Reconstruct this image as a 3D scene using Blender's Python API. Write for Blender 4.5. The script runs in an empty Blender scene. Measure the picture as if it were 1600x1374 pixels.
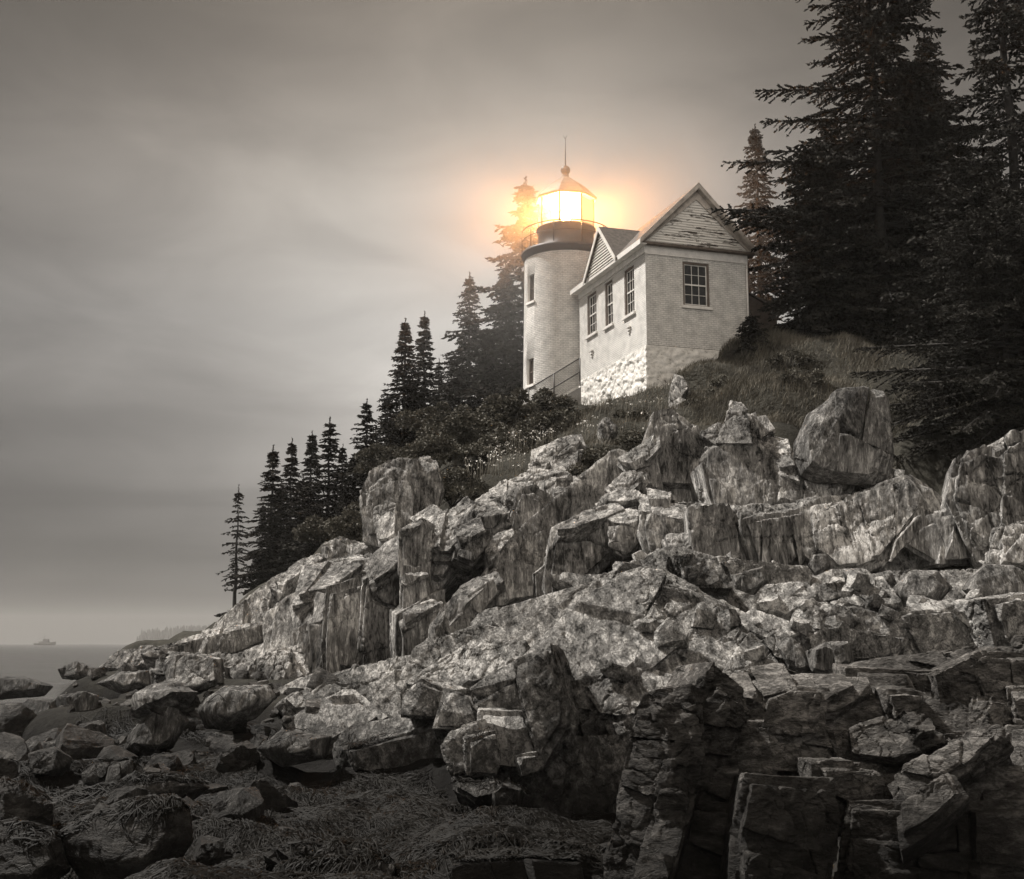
import bpy, bmesh, math, random
import numpy as np
from mathutils import Vector, Matrix, Quaternion
from mathutils.bvhtree import BVHTree

R = math.radians
scene = bpy.context.scene
COL = scene.collection

# ------------------------------------------------------------------ camera
EYE = np.array([0.0, 0.0, 2.5])
PITCH = R(9.26)
F = 1950.0            # focal length in photo pixels (1600 wide)
cam_d = bpy.data.cameras.new('camera')
cam = bpy.data.objects.new('camera', cam_d)
COL.objects.link(cam)
cam.location = EYE
cam.rotation_euler = (R(90) + PITCH, 0, 0)
cam_d.sensor_width = 36.0
cam_d.sensor_fit = 'HORIZONTAL'
cam_d.lens = 36.0 * F / 1600.0
cam_d.clip_start = 0.1
cam_d.clip_end = 20000
scene.camera = cam

# ------------------------------------------------------------------ light
SUN_DIR = Vector((-0.54, 0.20, 0.80)).normalized()
sun_d = bpy.data.lights.new('sun', 'SUN')
sun_d.energy = 5.0
sun_d.angle = R(3)
sun_d.color = (1.0, 0.95, 0.885)
sun = bpy.data.objects.new('sun', sun_d)
COL.objects.link(sun)
sun.rotation_euler = SUN_DIR.to_track_quat('Z', 'Y').to_euler()
sun.location = (-40, -20, 80)

world = bpy.data.worlds.new('World')
scene.world = world
world.use_nodes = True
nt = world.node_tree
nt.nodes.clear()


def N(tree, kind, **kw):
    n = tree.nodes.new(kind)
    for k, v in kw.items():
        if k.startswith('i_'):
            n.inputs[k[2:].replace('_', ' ')].default_value = v
        else:
            setattr(n, k, v)
    return n


def math_node(tree, op, a=None, b=None, c=None, clamp=False):
    n = tree.nodes.new('ShaderNodeMath')
    n.operation = op
    n.use_clamp = clamp
    for i, v in enumerate((a, b, c)):
        if v is None:
            continue
        if isinstance(v, (int, float)):
            n.inputs[i].default_value = v
        else:
            tree.links.new(v, n.inputs[i])
    return n.outputs[0]


def ramp(tree, fac, stops, interp='LINEAR'):
    n = tree.nodes.new('ShaderNodeValToRGB')
    n.color_ramp.interpolation = interp
    el = n.color_ramp.elements
    while len(el) < len(stops):
        el.new(0.5)
    for e, (p, c) in zip(el, stops):
        e.position = p
        e.color = (c, c, c, 1) if isinstance(c, (int, float)) else (*c, 1)
    tree.links.new(fac, n.inputs[0])
    return n.outputs[0]


def build_world():
    L = nt.links.new
    out = N(nt, 'ShaderNodeOutputWorld')
    tc = N(nt, 'ShaderNodeTexCoord')
    sep = N(nt, 'ShaderNodeSeparateXYZ')
    L(tc.outputs['Generated'], sep.inputs[0])
    x, y, z = sep.outputs
    # overcast cloud deck: brightness by elevation, a bright break low over the sea
    elev = ramp(nt, z, [(0.0, .085), (.012, .105), (.03, .118), (.055, .12), (.085, .16), (.125, .20), (.21, .36),
                        (.275, .43), (.345, .33), (.41, .215), (.47, .15), (.6, .12), (1.0, .28)], 'B_SPLINE')
    ax = math_node(nt, 'ADD', x, 0.03)
    ax = math_node(nt, 'DIVIDE', ax, 0.24)
    ax = math_node(nt, 'MULTIPLY', ax, ax)
    ax = math_node(nt, 'MULTIPLY', ax, -1.0)
    ax = math_node(nt, 'EXPONENT', ax)
    ax = math_node(nt, 'MULTIPLY_ADD', ax, 0.76, 0.28)
    # behind the camera the unseen sky is boosted as added front fill
    back = math_node(nt, 'MULTIPLY', y, -1.0)
    back = math_node(nt, 'MAXIMUM', back, 0.0)
    back = math_node(nt, 'MULTIPLY_ADD', back, 4.8, 1.0)
    # streaky clouds: noise on the cloud plane, drawn out sideways
    zz = math_node(nt, 'MAXIMUM', z, 0.0)
    zz = math_node(nt, 'ADD', zz, 0.12)
    cx = math_node(nt, 'DIVIDE', x, zz)
    cy = math_node(nt, 'DIVIDE', y, zz)
    comb = N(nt, 'ShaderNodeCombineXYZ')
    L(math_node(nt, 'MULTIPLY', cx, 0.55), comb.inputs[0])
    L(math_node(nt, 'MULTIPLY', cy, 1.0), comb.inputs[1])
    n1 = N(nt, 'ShaderNodeTexNoise', i_Scale=1.1, i_Detail=6.0, i_Roughness=.45, i_Distortion=.6)
    L(comb.outputs[0], n1.inputs['Vector'])
    n2 = N(nt, 'ShaderNodeTexNoise', i_Scale=0.45, i_Detail=3.0, i_Roughness=.4)
    L(comb.outputs[0], n2.inputs['Vector'])
    c = math_node(nt, 'MULTIPLY_ADD', n1.outputs[0], 1.1, 0.46)
    c2 = math_node(nt, 'MULTIPLY_ADD', n2.outputs[0], 1.0, 0.5)
    n3 = N(nt, 'ShaderNodeTexNoise', i_Scale=5.5, i_Detail=7.0, i_Roughness=.55, i_Distortion=.8)
    mp3 = N(nt, 'ShaderNodeMapping')
    mp3.inputs['Scale'].default_value = (1.0, 1.0, 2.4)
    L(tc.outputs['Generated'], mp3.inputs[0])
    L(mp3.outputs[0], n3.inputs['Vector'])
    mott = math_node(nt, 'MULTIPLY_ADD', n3.outputs[0], 0.75, 0.63)
    elev = math_node(nt, 'MULTIPLY', elev, mott)
    v = math_node(nt, 'MULTIPLY', elev, ax)
    v = math_node(nt, 'MULTIPLY', v, back)
    v = math_node(nt, 'MULTIPLY', v, c)
    v = math_node(nt, 'MULTIPLY', v, c2)
    tint = N(nt, 'ShaderNodeMix', data_type='RGBA', blend_type='MULTIPLY')
    tint.inputs[0].default_value = 1.0
    L(v, tint.inputs[6])
    warm = ramp(nt, z, [(0.0, (1.05, .98, .90)), (.25, (1.045, .985, .915)), (.5, (1.13, .97, .80))])
    L(warm, tint.inputs[7])
    sky = N(nt, 'ShaderNodeTexSky', sky_type='NISHITA', sun_disc=False)
    sky.sun_elevation = math.asin(SUN_DIR.z)
    sky.sun_rotation = math.atan2(SUN_DIR.x, SUN_DIR.y)
    hs = N(nt, 'ShaderNodeHueSaturation')
    hs.inputs['Saturation'].default_value = 0.1
    L(sky.outputs[0], hs.inputs['Color'])
    b1 = N(nt, 'ShaderNodeBackground')
    b1.inputs[1].default_value = 0.05
    L(hs.outputs[0], b1.inputs[0])
    b2 = N(nt, 'ShaderNodeBackground')
    b2.inputs[1].default_value = 1.0
    L(tint.outputs[2], b2.inputs[0])
    mx = N(nt, 'ShaderNodeMixShader')
    mx.inputs[0].default_value = 0.94
    L(b1.outputs[0], mx.inputs[1])
    L(b2.outputs[0], mx.inputs[2])
    L(mx.outputs[0], out.inputs[0])


build_world()
vs = scene.view_settings
vs.view_transform = 'Standard'
vs.look = 'None'
vs.exposure = 0.62
vs.gamma = 1.0
vs.use_curve_mapping = False
scene.cycles.use_denoising = True
scene.cycles.max_bounces = 6
scene.cycles.transparent_max_bounces = 16
scene.cycles.volume_step_rate = 1.0

# ------------------------------------------------------------------ pixel -> place
CP, SP = math.cos(PITCH), math.sin(PITCH)


def ray(px, py):
    """direction (y = 1) of the sight line through a point of the photograph"""
    u = (px - 800.0) / F
    v = (687.0 - py) / F
    d = np.array([u, CP - v * SP, SP + v * CP])
    return d / d[1]


def at(px, py, Y):
    return EYE + ray(px, py) * Y


# ------------------------------------------------------------------ numpy noise
def _hash(i, j, k, seed):
    h = (i * 374761393 + j * 668265263 + k * 2147483647 + seed * 974711) & 0xFFFFFFFF
    h = ((h ^ (h >> 13)) * 1274126177) & 0xFFFFFFFF
    h = ((h ^ (h >> 16)) * 2246822519) & 0xFFFFFFFF
    return ((h ^ (h >> 15)) & 0xFFFFFF) / float(0xFFFFFF)


def vnoise(p, seed=0):
    i = np.floor(p).astype(np.int64)
    f = p - i
    u = f * f * (3 - 2 * f)
    r = 0
    for dx in (0, 1):
        wx = u[:, 0] if dx else 1 - u[:, 0]
        for dy in (0, 1):
            wy = u[:, 1] if dy else 1 - u[:, 1]
            for dz in (0, 1):
                wz = u[:, 2] if dz else 1 - u[:, 2]
                r = r + wx * wy * wz * _hash(i[:, 0] + dx, i[:, 1] + dy, i[:, 2] + dz, seed)
    return r


def fbm(p, oct=4, seed=0, gain=.5):
    a, s, t = 1.0, 0, 0
    for o in range(oct):
        s = s + a * vnoise(p * (2.03 ** o) + o * 17.3, seed + o)
        t += a
        a *= gain
    return s / t - .5


def ridged(p, oct=4, seed=0):
    a, s, t = 1.0, 0, 0
    for o in range(oct):
        s = s + a * (1 - np.abs(2 * vnoise(p * (2.03 ** o) + o * 9.1, seed + o) - 1))
        t += a
        a *= .5
    return s / t - .5


def voronoi(p, seed=0):
    i0 = np.floor(p).astype(np.int64)
    n = len(p)
    f1 = np.full(n, 9.)
    f2 = np.full(n, 9.)
    idv = np.zeros(n)
    off = np.zeros((n, 3))
    for dx in (-1, 0, 1):
        for dy in (-1, 0, 1):
            for dz in (-1, 0, 1):
                a, b, c = i0[:, 0] + dx, i0[:, 1] + dy, i0[:, 2] + dz
                q = np.stack([a + _hash(a, b, c, seed), b + _hash(a, b, c, seed + 1), c + _hash(a, b, c, seed + 2)], 1)
                dv = p - q
                d = (np.abs(dv) ** 3.5).sum(1) ** (1 / 3.5)
                rid = _hash(a, b, c, seed + 3)
                closer = d < f1
                f2 = np.where(closer, f1, np.minimum(f2, d))
                idv = np.where(closer, rid, idv)
                off[closer] = dv[closer]
                f1 = np.where(closer, d, f1)
    return f1, f2, idv, off


# ------------------------------------------------------------------ mesh helpers
def mesh_np(name, verts, faces, mats=(), smooth=False, uv=None):
    me = bpy.data.meshes.new(name)
    verts = np.asarray(verts, dtype=np.float32)
    faces = np.asarray(faces, dtype=np.int32)
    nf, k = faces.shape
    me.vertices.add(len(verts))
    me.vertices.foreach_set('co', verts.ravel())
    me.loops.add(nf * k)
    me.loops.foreach_set('vertex_index', faces.ravel())
    me.polygons.add(nf)
    me.polygons.foreach_set('loop_start', np.arange(0, nf * k, k, dtype=np.int32))
    me.polygons.foreach_set('use_smooth', np.full(nf, smooth, dtype=bool))
    me.update(calc_edges=True)
    for m in mats:
        me.materials.append(m)
    return me


def link(name, me, parent=None, loc=None):
    o = bpy.data.objects.new(name, me)
    COL.objects.link(o)
    if parent is not None:
        o.parent = parent
    if loc is not None:
        o.location = loc
    return o


def tag(o, label=None, cat=None, group=None, kind=None):
    for k, v in (('label', label), ('category', cat), ('group', group), ('kind', kind)):
        if v:
            o[k] = v
    return o


def empty(name, loc, rz=0, label=None, cat=None, group=None):
    o = bpy.data.objects.new(name, None)
    COL.objects.link(o)
    o.location = loc
    o.rotation_euler = (0, 0, rz)
    return tag(o, label, cat, group)


class MB:
    """collects simple solids, builds one mesh"""

    def __init__(self):
        self.bm = bmesh.new()
        self.uv = self.bm.loops.layers.uv.new('UVMap')

    def face(self, pts, uvs=None):
        vs_ = [self.bm.verts.new(Vector(p)) for p in pts]
        f = self.bm.faces.new(vs_)
        if uvs:
            for l, u in zip(f.loops, uvs):
                l[self.uv].uv = u
        return f

    def box(self, lo, hi, M=None):
        xs, ys, zs = zip(lo, hi)
        c = [Vector((x, y, z)) for z in zs for y in ys for x in xs]
        if M is not None:
            c = [M @ v for v in c]
        v = [self.bm.verts.new(p) for p in c]
        for idx in ((0, 2, 3, 1), (4, 5, 7, 6), (0, 1, 5, 4), (1, 3, 7, 5), (3, 2, 6, 7), (2, 0, 4, 6)):
            self.bm.faces.new([v[i] for i in idx])
        return self

    def hexa(self, pts):
        """8 points: 4 bottom ring, 4 top ring"""
        v = [self.bm.verts.new(Vector(p)) for p in pts]
        for idx in ((3, 2, 1, 0), (4, 5, 6, 7), (0, 1, 5, 4), (1, 2, 6, 5), (2, 3, 7, 6), (3, 0, 4, 7)):
            self.bm.faces.new([v[i] for i in idx])
        return self

    def tube(self, pts, rad, seg=8, caps=True, smooth=True):
        pts = [Vector(p) for p in pts]
        rads = rad if isinstance(rad, (list, tuple)) else [rad] * len(pts)
        rings = []
        for i, p in enumerate(pts):
            a = pts[max(i - 1, 0)]
            b = pts[min(i + 1, len(pts) - 1)]
            t = (b - a).normalized()
            up = Vector((0, 0, 1)) if abs(t.z) < .9 else Vector((1, 0, 0))
            s = t.cross(up).normalized()
            w = s.cross(t)
            rings.append([self.bm.verts.new(p + (s * math.cos(2 * math.pi * k / seg) + w * math.sin(2 * math.pi * k / seg)) * rads[i])
                          for k in range(seg)])
        for a, b in zip(rings, rings[1:]):
            for k in range(seg):
                f = self.bm.faces.new((a[k], a[(k + 1) % seg], b[(k + 1) % seg], b[k]))
                f.smooth = smooth
        if caps:
            self.bm.faces.new(rings[0][::-1])
            self.bm.faces.new(rings[-1])
        return self

    def lathe(self, prof, seg=32, smooth=True, close=False, a0=0.0):
        """profile [(r, z)] round the z axis"""
        rings = []
        for r, z in prof:
            if r < 1e-5:
                rings.append([self.bm.verts.new((0, 0, z))])
            else:
                rings.append([self.bm.verts.new((r * math.cos(a0 + 2 * math.pi * k / seg), r * math.sin(a0 + 2 * math.pi * k / seg), z))
                              for k in range(seg)])
        prs = list(zip(rings, rings[1:]))
        if close:
            prs.append((rings[-1], rings[0]))
        for a, b in prs:
            for k in range(seg):
                k2 = (k + 1) % seg
                if len(a) == 1 and len(b) == 1:
                    continue
                if len(a) == 1:
                    q = (a[0], b[k2], b[k])
                elif len(b) == 1:
                    q = (a[k], a[k2], b[0])
                else:
                    q = (a[k], a[k2], b[k2], b[k])
                f = self.bm.faces.new(q)
                f.smooth = smooth
        return self

    def build(self, name, mat, parent=None, recalc=True, bevel=0.0):
        if recalc:
            bmesh.ops.recalc_face_normals(self.bm, faces=self.bm.faces)
        if bevel:
            bmesh.ops.bevel(self.bm, geom=list(self.bm.edges), offset=bevel, segments=1, affect='EDGES', profile=.5)
        me = bpy.data.meshes.new(name)
        self.bm.to_mesh(me)
        self.bm.free()
        me.materials.append(mat)
        return link(name, me, parent)


# ------------------------------------------------------------------ materials
def new_mat(name):
    m = bpy.data.materials.new(name)
    m.use_nodes = True
    t = m.node_tree
    b = t.nodes['Principled BSDF']
    return m, t, b


def obj_coord(t, scale=(1, 1, 1), rot=(0, 0, 0)):
    tc = N(t, 'ShaderNodeTexCoord')
    mp = N(t, 'ShaderNodeMapping')
    mp.inputs['Scale'].default_value = scale
    mp.inputs['Rotation'].default_value = rot
    t.links.new(tc.outputs['Object'], mp.inputs[0])
    return mp.outputs[0]


def simple_mat(name, col, rough=.6, var=.25, scale=3.0, bump=.0, bscale=30., metal=0.0, spec=.5):
    m, t, b = new_mat(name)
    co = obj_coord(t)
    n = N(t, 'ShaderNodeTexNoise', i_Scale=scale, i_Detail=8.0, i_Roughness=.65)
    t.links.new(co, n.inputs['Vector'])
    lo = tuple(c * (1 - var) for c in col)
    hi = tuple(min(1, c * (1 + var)) for c in col)
    t.links.new(ramp(t, n.outputs[0], [(.3, lo), (.7, hi)]), b.inputs['Base Color'])
    b.inputs['Roughness'].default_value = rough
    b.inputs['Metallic'].default_value = metal
    b.inputs['Specular IOR Level'].default_value = spec
    if bump:
        n2 = N(t, 'ShaderNodeTexNoise', i_Scale=bscale, i_Detail=6.0)
        t.links.new(co, n2.inputs['Vector'])
        bp = N(t, 'ShaderNodeBump', i_Strength=bump, i_Distance=.02)
        t.links.new(n2.outputs[0], bp.inputs['Height'])
        t.links.new(bp.outputs[0], b.inputs['Normal'])
    return m


def rock_material(name, pale, dark, fine=1.0, tide=True, streak=(1.5, 1.5, .3), rot=(.2, .3, .2)):
    m, t, b = new_mat(name)
    L = t.links.new
    co = obj_coord(t)
    st = obj_coord(t, streak, rot)
    big = N(t, 'ShaderNodeTexNoise', i_Scale=.55, i_Detail=5.0, i_Roughness=.6)
    L(co, big.inputs['Vector'])
    med = N(t, 'ShaderNodeTexNoise', i_Scale=3.2 * fine, i_Detail=9.0, i_Roughness=.68, i_Distortion=.5)
    L(st, med.inputs['Vector'])
    fin = N(t, 'ShaderNodeTexNoise', i_Scale=16 * fine, i_Detail=6.0, i_Roughness=.7)
    L(st, fin.inputs['Vector'])
    mixv = math_node(t, 'MULTIPLY', big.outputs[0], .55)
    mixv = math_node(t, 'MULTIPLY_ADD', med.outputs[0], .75, mixv)
    mixv = math_node(t, 'MULTIPLY_ADD', fin.outputs[0], .45, mixv)
    mid = tuple((a * .38 + c * .62) for a, c in zip(pale, dark))
    c0 = ramp(t, mixv, [(.74, dark), (.91, mid), (1.03, pale)])
    # dark lichen and weathering stains, in patches of their own
    ln = N(t, 'ShaderNodeTexNoise', i_Scale=1.6, i_Detail=10.0, i_Roughness=.72, i_Distortion=1.2)
    L(st, ln.inputs['Vector'])
    lm = ramp(t, ln.outputs[0], [(.54, 0.0), (.72, .6)])
    mx = N(t, 'ShaderNodeMix', data_type='RGBA')
    L(lm, mx.inputs[0])
    L(c0, mx.inputs[6])
    mx.inputs[7].default_value = (*[c * .62 for c in dark], 1)
    col = mx.outputs[2]
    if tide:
        # black zone of algae below the high-tide line, deepened to carry vignette darkness
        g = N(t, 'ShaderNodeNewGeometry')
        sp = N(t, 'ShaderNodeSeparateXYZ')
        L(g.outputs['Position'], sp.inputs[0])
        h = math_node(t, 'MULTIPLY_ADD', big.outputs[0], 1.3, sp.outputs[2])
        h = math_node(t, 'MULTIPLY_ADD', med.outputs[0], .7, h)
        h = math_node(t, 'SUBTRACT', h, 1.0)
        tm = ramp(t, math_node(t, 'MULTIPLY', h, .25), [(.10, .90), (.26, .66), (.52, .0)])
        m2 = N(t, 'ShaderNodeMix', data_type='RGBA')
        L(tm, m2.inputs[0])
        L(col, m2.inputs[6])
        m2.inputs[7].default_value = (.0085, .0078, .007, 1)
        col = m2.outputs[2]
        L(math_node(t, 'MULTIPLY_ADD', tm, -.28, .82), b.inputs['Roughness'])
    else:
        b.inputs['Roughness'].default_value = .82
    L(col, b.inputs['Base Color'])
    b.inputs['Specular IOR Level'].default_value = .12
    # bump: fine grain, streaks and hairline joints
    vj = N(t, 'ShaderNodeTexVoronoi', feature='DISTANCE_TO_EDGE', i_Scale=1.7 * fine)
    wv = N(t, 'ShaderNodeVectorMath', operation='ADD')
    wn = N(t, 'ShaderNodeTexNoise', i_Scale=2.5, i_Detail=4.0)
    L(co, wn.inputs['Vector'])
    sc_ = N(t, 'ShaderNodeVectorMath', operation='SCALE')
    sc_.inputs['Scale'].default_value = .45
    L(wn.outputs[1], sc_.inputs[0])
    L(st, wv.inputs[0])
    L(sc_.outputs[0], wv.inputs[1])
    L(wv.outputs[0], vj.inputs['Vector'])
    crack = ramp(t, vj.outputs['Distance'], [(0.0, 0.0), (.02, 1.0)])
    cm = ramp(t, big.outputs[0], [(.48, 1.0), (.56, 0.0)])
    crack = math_node(t, 'MAXIMUM', crack, cm)
    hgt = math_node(t, 'MULTIPLY', crack, .3)
    sx = obj_coord(t, tuple(q * (4 if q < .6 else .45) for q in (streak[2], streak[1], streak[0])), rot)
    sn = N(t, 'ShaderNodeTexNoise', i_Scale=5.0 * fine, i_Detail=7.0, i_Roughness=.65, i_Distortion=.3)
    L(sx, sn.inputs['Vector'])
    hgt = math_node(t, 'MULTIPLY_ADD', sn.outputs[0], .9, hgt)
    hgt = math_node(t, 'MULTIPLY_ADD', med.outputs[0], 1.5, hgt)
    hgt = math_node(t, 'MULTIPLY_ADD', fin.outputs[0], .5, hgt)
    bp = N(t, 'ShaderNodeBump', i_Strength=1.0, i_Distance=.12 / fine)
    L(hgt, bp.inputs['Height'])
    L(bp.outputs[0], b.inputs['Normal'])
    return m


M = {}
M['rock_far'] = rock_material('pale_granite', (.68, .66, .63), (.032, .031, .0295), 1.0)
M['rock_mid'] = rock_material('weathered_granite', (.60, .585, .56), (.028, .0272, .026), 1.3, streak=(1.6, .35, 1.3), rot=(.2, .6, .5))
M['rock_near'] = rock_material('tidal_vignette_rock', (.26, .247, .232), (.020, .0188, .0175), 1.8, streak=(.7, .9, 1.7), rot=(.2, .4, .3))  # near-black tone: wet tidal rock plus vignette shade painted into the colour
M['rock_boulder'] = rock_material('boulder_granite', (.48, .468, .448), (.030, .029, .0278), 1.2)


def ground_material():
    m, t, b = new_mat('turf_and_soil')
    L = t.links.new
    co = obj_coord(t)
    n = N(t, 'ShaderNodeTexNoise', i_Scale=1.3, i_Detail=10.0, i_Roughness=.7)
    L(co, n.inputs['Vector'])
    c = ramp(t, n.outputs[0], [(.3, (.018, .017, .014)), (.55, (.04, .038, .031)), (.75, (.075, .07, .058))])
    g = N(t, 'ShaderNodeNewGeometry')
    sp = N(t, 'ShaderNodeSeparateXYZ')
    L(g.outputs['Position'], sp.inputs[0])
    tm = ramp(t, math_node(t, 'MULTIPLY_ADD', sp.outputs[2], .3, math_node(t, 'MULTIPLY', n.outputs[0], .3)), [(.35, 1.0), (.75, 0.0)])
    mx = N(t, 'ShaderNodeMix', data_type='RGBA')
    L(tm, mx.inputs[0])
    L(c, mx.inputs[6])
    mx.inputs[7].default_value = (.0055, .005, .0045, 1)
    L(mx.outputs[2], b.inputs['Base Color'])
    b.inputs['Roughness'].default_value = .95
    b.inputs['Specular IOR Level'].default_value = .15
    n2 = N(t, 'ShaderNodeTexNoise', i_Scale=7, i_Detail=8.0, i_Roughness=.7)
    L(co, n2.inputs['Vector'])
    bp = N(t, 'ShaderNodeBump', i_Strength=.8, i_Distance=.15)
    L(n2.outputs[0], bp.inputs['Height'])
    L(bp.outputs[0], b.inputs['Normal'])
    return m


M['ground'] = ground_material()


def leaf_material(name, col, var=.5, scale=1.2, rough=.75, trans=0.0):
    m, t, b = new_mat(name)
    L = t.links.new
    co = obj_coord(t)
    n = N(t, 'ShaderNodeTexNoise', i_Scale=scale, i_Detail=5.0, i_Roughness=.7)
    L(co, n.inputs['Vector'])
    L(ramp(t, n.outputs[0], [(.3, tuple(c * (1 - var) for c in col)), (.7, tuple(c * (1 + var) for c in col))]), b.inputs['Base Color'])
    b.inputs['Roughness'].default_value = rough
    b.inputs['Specular IOR Level'].default_value = .08
    return m


M['needle'] = leaf_material('spruce_needles', (.024, .0225, .019))
M['needle_near'] = leaf_material('near_spruce_needles', (.026, .0245, .021))
M['bark'] = simple_mat('spruce_bark', (.024, .022, .02), .9, .4, 6, .6, 25)
M['shrub'] = leaf_material('shrub_leaves', (.085, .080, .066), .5, 2.0, .6)
M['grass'] = leaf_material('grass_blades', (.12, .11, .09), .75, 1.1, .7)
M['flower'] = simple_mat('white_petals', (.62, .60, .56), .6, .1)
M['weed'] = leaf_material('wet_rockweed', (.0048, .0042, .0034), .7, 1.4, .6)


def brick_material(name, uvscale=1.0, paint=(.86, .84, .80), wear=.5):
    """white painted brick: courses as relief, flaked and stained paint"""
    m, t, b = new_mat(name)
    L = t.links.new
    tc = N(t, 'ShaderNodeTexCoord')
    br = N(t, 'ShaderNodeTexBrick', i_Scale=1.0)
    br.inputs['Color1'].default_value = (1, 1, 1, 1)
    br.inputs['Color2'].default_value = (.72, .72, .72, 1)
    br.inputs['Mortar'].default_value = (0, 0, 0, 1)
    br.inputs['Mortar Size'].default_value = .018
    br.inputs['Mortar Smooth'].default_value = .35
    br.inputs['Brick Width'].default_value = .23
    br.inputs['Row Height'].default_value = .085
    wob = N(t, 'ShaderNodeTexNoise', i_Scale=3.0, i_Detail=3.0)
    L(tc.outputs['UV'], wob.inputs['Vector'])
    sc_ = N(t, 'ShaderNodeVectorMath', operation='SCALE')
    sc_.inputs['Scale'].default_value = .055
    L(wob.outputs[1], sc_.inputs[0])
    ad = N(t, 'ShaderNodeVectorMath', operation='ADD')
    L(tc.outputs['UV'], ad.inputs[0])
    L(sc_.outputs[0], ad.inputs[1])
    L(ad.outputs[0], br.inputs['Vector'])
    n = N(t, 'ShaderNodeTexNoise', i_Scale=2.2, i_Detail=10.0, i_Roughness=.7)
    L(tc.outputs['UV'], n.inputs['Vector'])
    n2 = N(t, 'ShaderNodeTexNoise', i_Scale=11, i_Detail=6.0, i_Roughness=.7)
    L(tc.outputs['UV'], n2.inputs['Vector'])
    dirty = tuple(c * .60 for c in paint)
    base = ramp(t, n.outputs[0], [(.30, dirty), (.62, paint)])
    fl = math_node(t, 'MULTIPLY', n2.outputs[0], n.outputs[0])
    flm = ramp(t, fl, [(.36, 0.0), (.40, .75)])
    mx = N(t, 'ShaderNodeMix', data_type='RGBA')
    L(flm, mx.inputs[0])
    L(base, mx.inputs[6])
    mx.inputs[7].default_value = (.28, .235, .20, 1)
    # mortar joints keep a little grime
    mm = N(t, 'ShaderNodeMix', data_type='RGBA', blend_type='MULTIPLY')
    mm.inputs[0].default_value = .28
    L(mx.outputs[2], mm.inputs[6])
    L(br.outputs['Color'], mm.inputs[7])
    L(mm.outputs[2], b.inputs['Base Color'])
    b.inputs['Roughness'].default_value = .7
    h = math_node(t, 'MULTIPLY_ADD', br.outputs['Color'], .8, math_node(t, 'MULTIPLY', n2.outputs[0], .7))
    bp = N(t, 'ShaderNodeBump', i_Strength=.9, i_Distance=.03)
    L(h, bp.inputs['Height'])
    L(bp.outputs[0], b.inputs['Normal'])
    return m


M['brick'] = brick_material('white_painted_brick')


def peel_material():
    """white clapboard paint flaking off grey brown wood"""
    m, t, b = new_mat('peeling_clapboard')
    L = t.links.new
    co = obj_coord(t, (.75, .75, 3.6))
    n = N(t, 'ShaderNodeTexNoise', i_Scale=2.6, i_Detail=10.0, i_Roughness=.72, i_Distortion=.8)
    L(co, n.inputs['Vector'])
    n2 = N(t, 'ShaderNodeTexNoise', i_Scale=.9, i_Detail=3.0)
    L(co, n2.inputs['Vector'])
    v = math_node(t, 'MULTIPLY_ADD', n2.outputs[0], .35, n.outputs[0])
    mask = ramp(t, v, [(.715, 0.0), (.75, 1.0)])
    mx = N(t, 'ShaderNodeMix', data_type='RGBA')
    L(mask, mx.inputs[0])
    mx.inputs[6].default_value = (.76, .74, .70, 1)
    mx.inputs[7].default_value = (.10, .085, .072, 1)
    L(mx.outputs[2], b.inputs['Base Color'])
    b.inputs['Roughness'].default_value = .75
    bp = N(t, 'ShaderNodeBump', i_Strength=.5, i_Distance=.02)
    L(math_node(t, 'SUBTRACT', 1.0, mask), bp.inputs['Height'])
    L(bp.outputs[0], b.inputs['Normal'])
    return m


M['peel'] = peel_material()
M['white_paint'] = simple_mat('white_trim_paint', (.72, .70, .665), .55, .18, 4, .3, 20)
M['worn_trim'] = simple_mat('worn_trim_paint', (.42, .38, .34), .7, .45, 3, .4, 20)
M['dark_wood'] = simple_mat('dark_weathered_wood', (.13, .105, .088), .8, .4, 4, .4, 25)
M['shingle'] = simple_mat('roof_shingles', (.10, .088, .078), .85, .45, 6, .8, 14)
M['window_pane'] = simple_mat('window_glass_dark', (.010, .0095, .009), .08, .1, spec=.3)
M['iron'] = simple_mat('black_iron', (.035, .032, .030), .45, .3, 5, .2, 30, .6)
M['lantern_black'] = simple_mat('lantern_black_paint', (.05, .045, .042), .5, .3, 4, .2, 30)
M['lantern_roof'] = simple_mat('lantern_roof_paint', (.16, .145, .13), .5, .3, 4, .3, 25)
M['concrete'] = simple_mat('old_concrete', (.22, .21, .195), .9, .35, 3, .6, 18)
M['wire'] = simple_mat('fence_iron', (.05, .046, .042), .6, .3)


def stone_material():
    m, t, b = new_mat('whitewashed_rubble')
    L = t.links.new
    co = obj_coord(t)
    n = N(t, 'ShaderNodeTexNoise', i_Scale=4.5, i_Detail=10.0, i_Roughness=.7)
    L(co, n.inputs['Vector'])
    c = ramp(t, n.outputs[0], [(.33, (.16, .15, .135)), (.40, (.62, .60, .56)), (.60, (.82, .80, .76))])
    L(c, b.inputs['Base Color'])
    b.inputs['Roughness'].default_value = .85
    bp = N(t, 'ShaderNodeBump', i_Strength=.8, i_Distance=.06)
    n2 = N(t, 'ShaderNodeTexNoise', i_Scale=9, i_Detail=8.0)
    L(co, n2.inputs['Vector'])
    L(n2.outputs[0], bp.inputs['Height'])
    L(bp.outputs[0], b.inputs['Normal'])
    return m


M['stone'] = stone_material()


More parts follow.
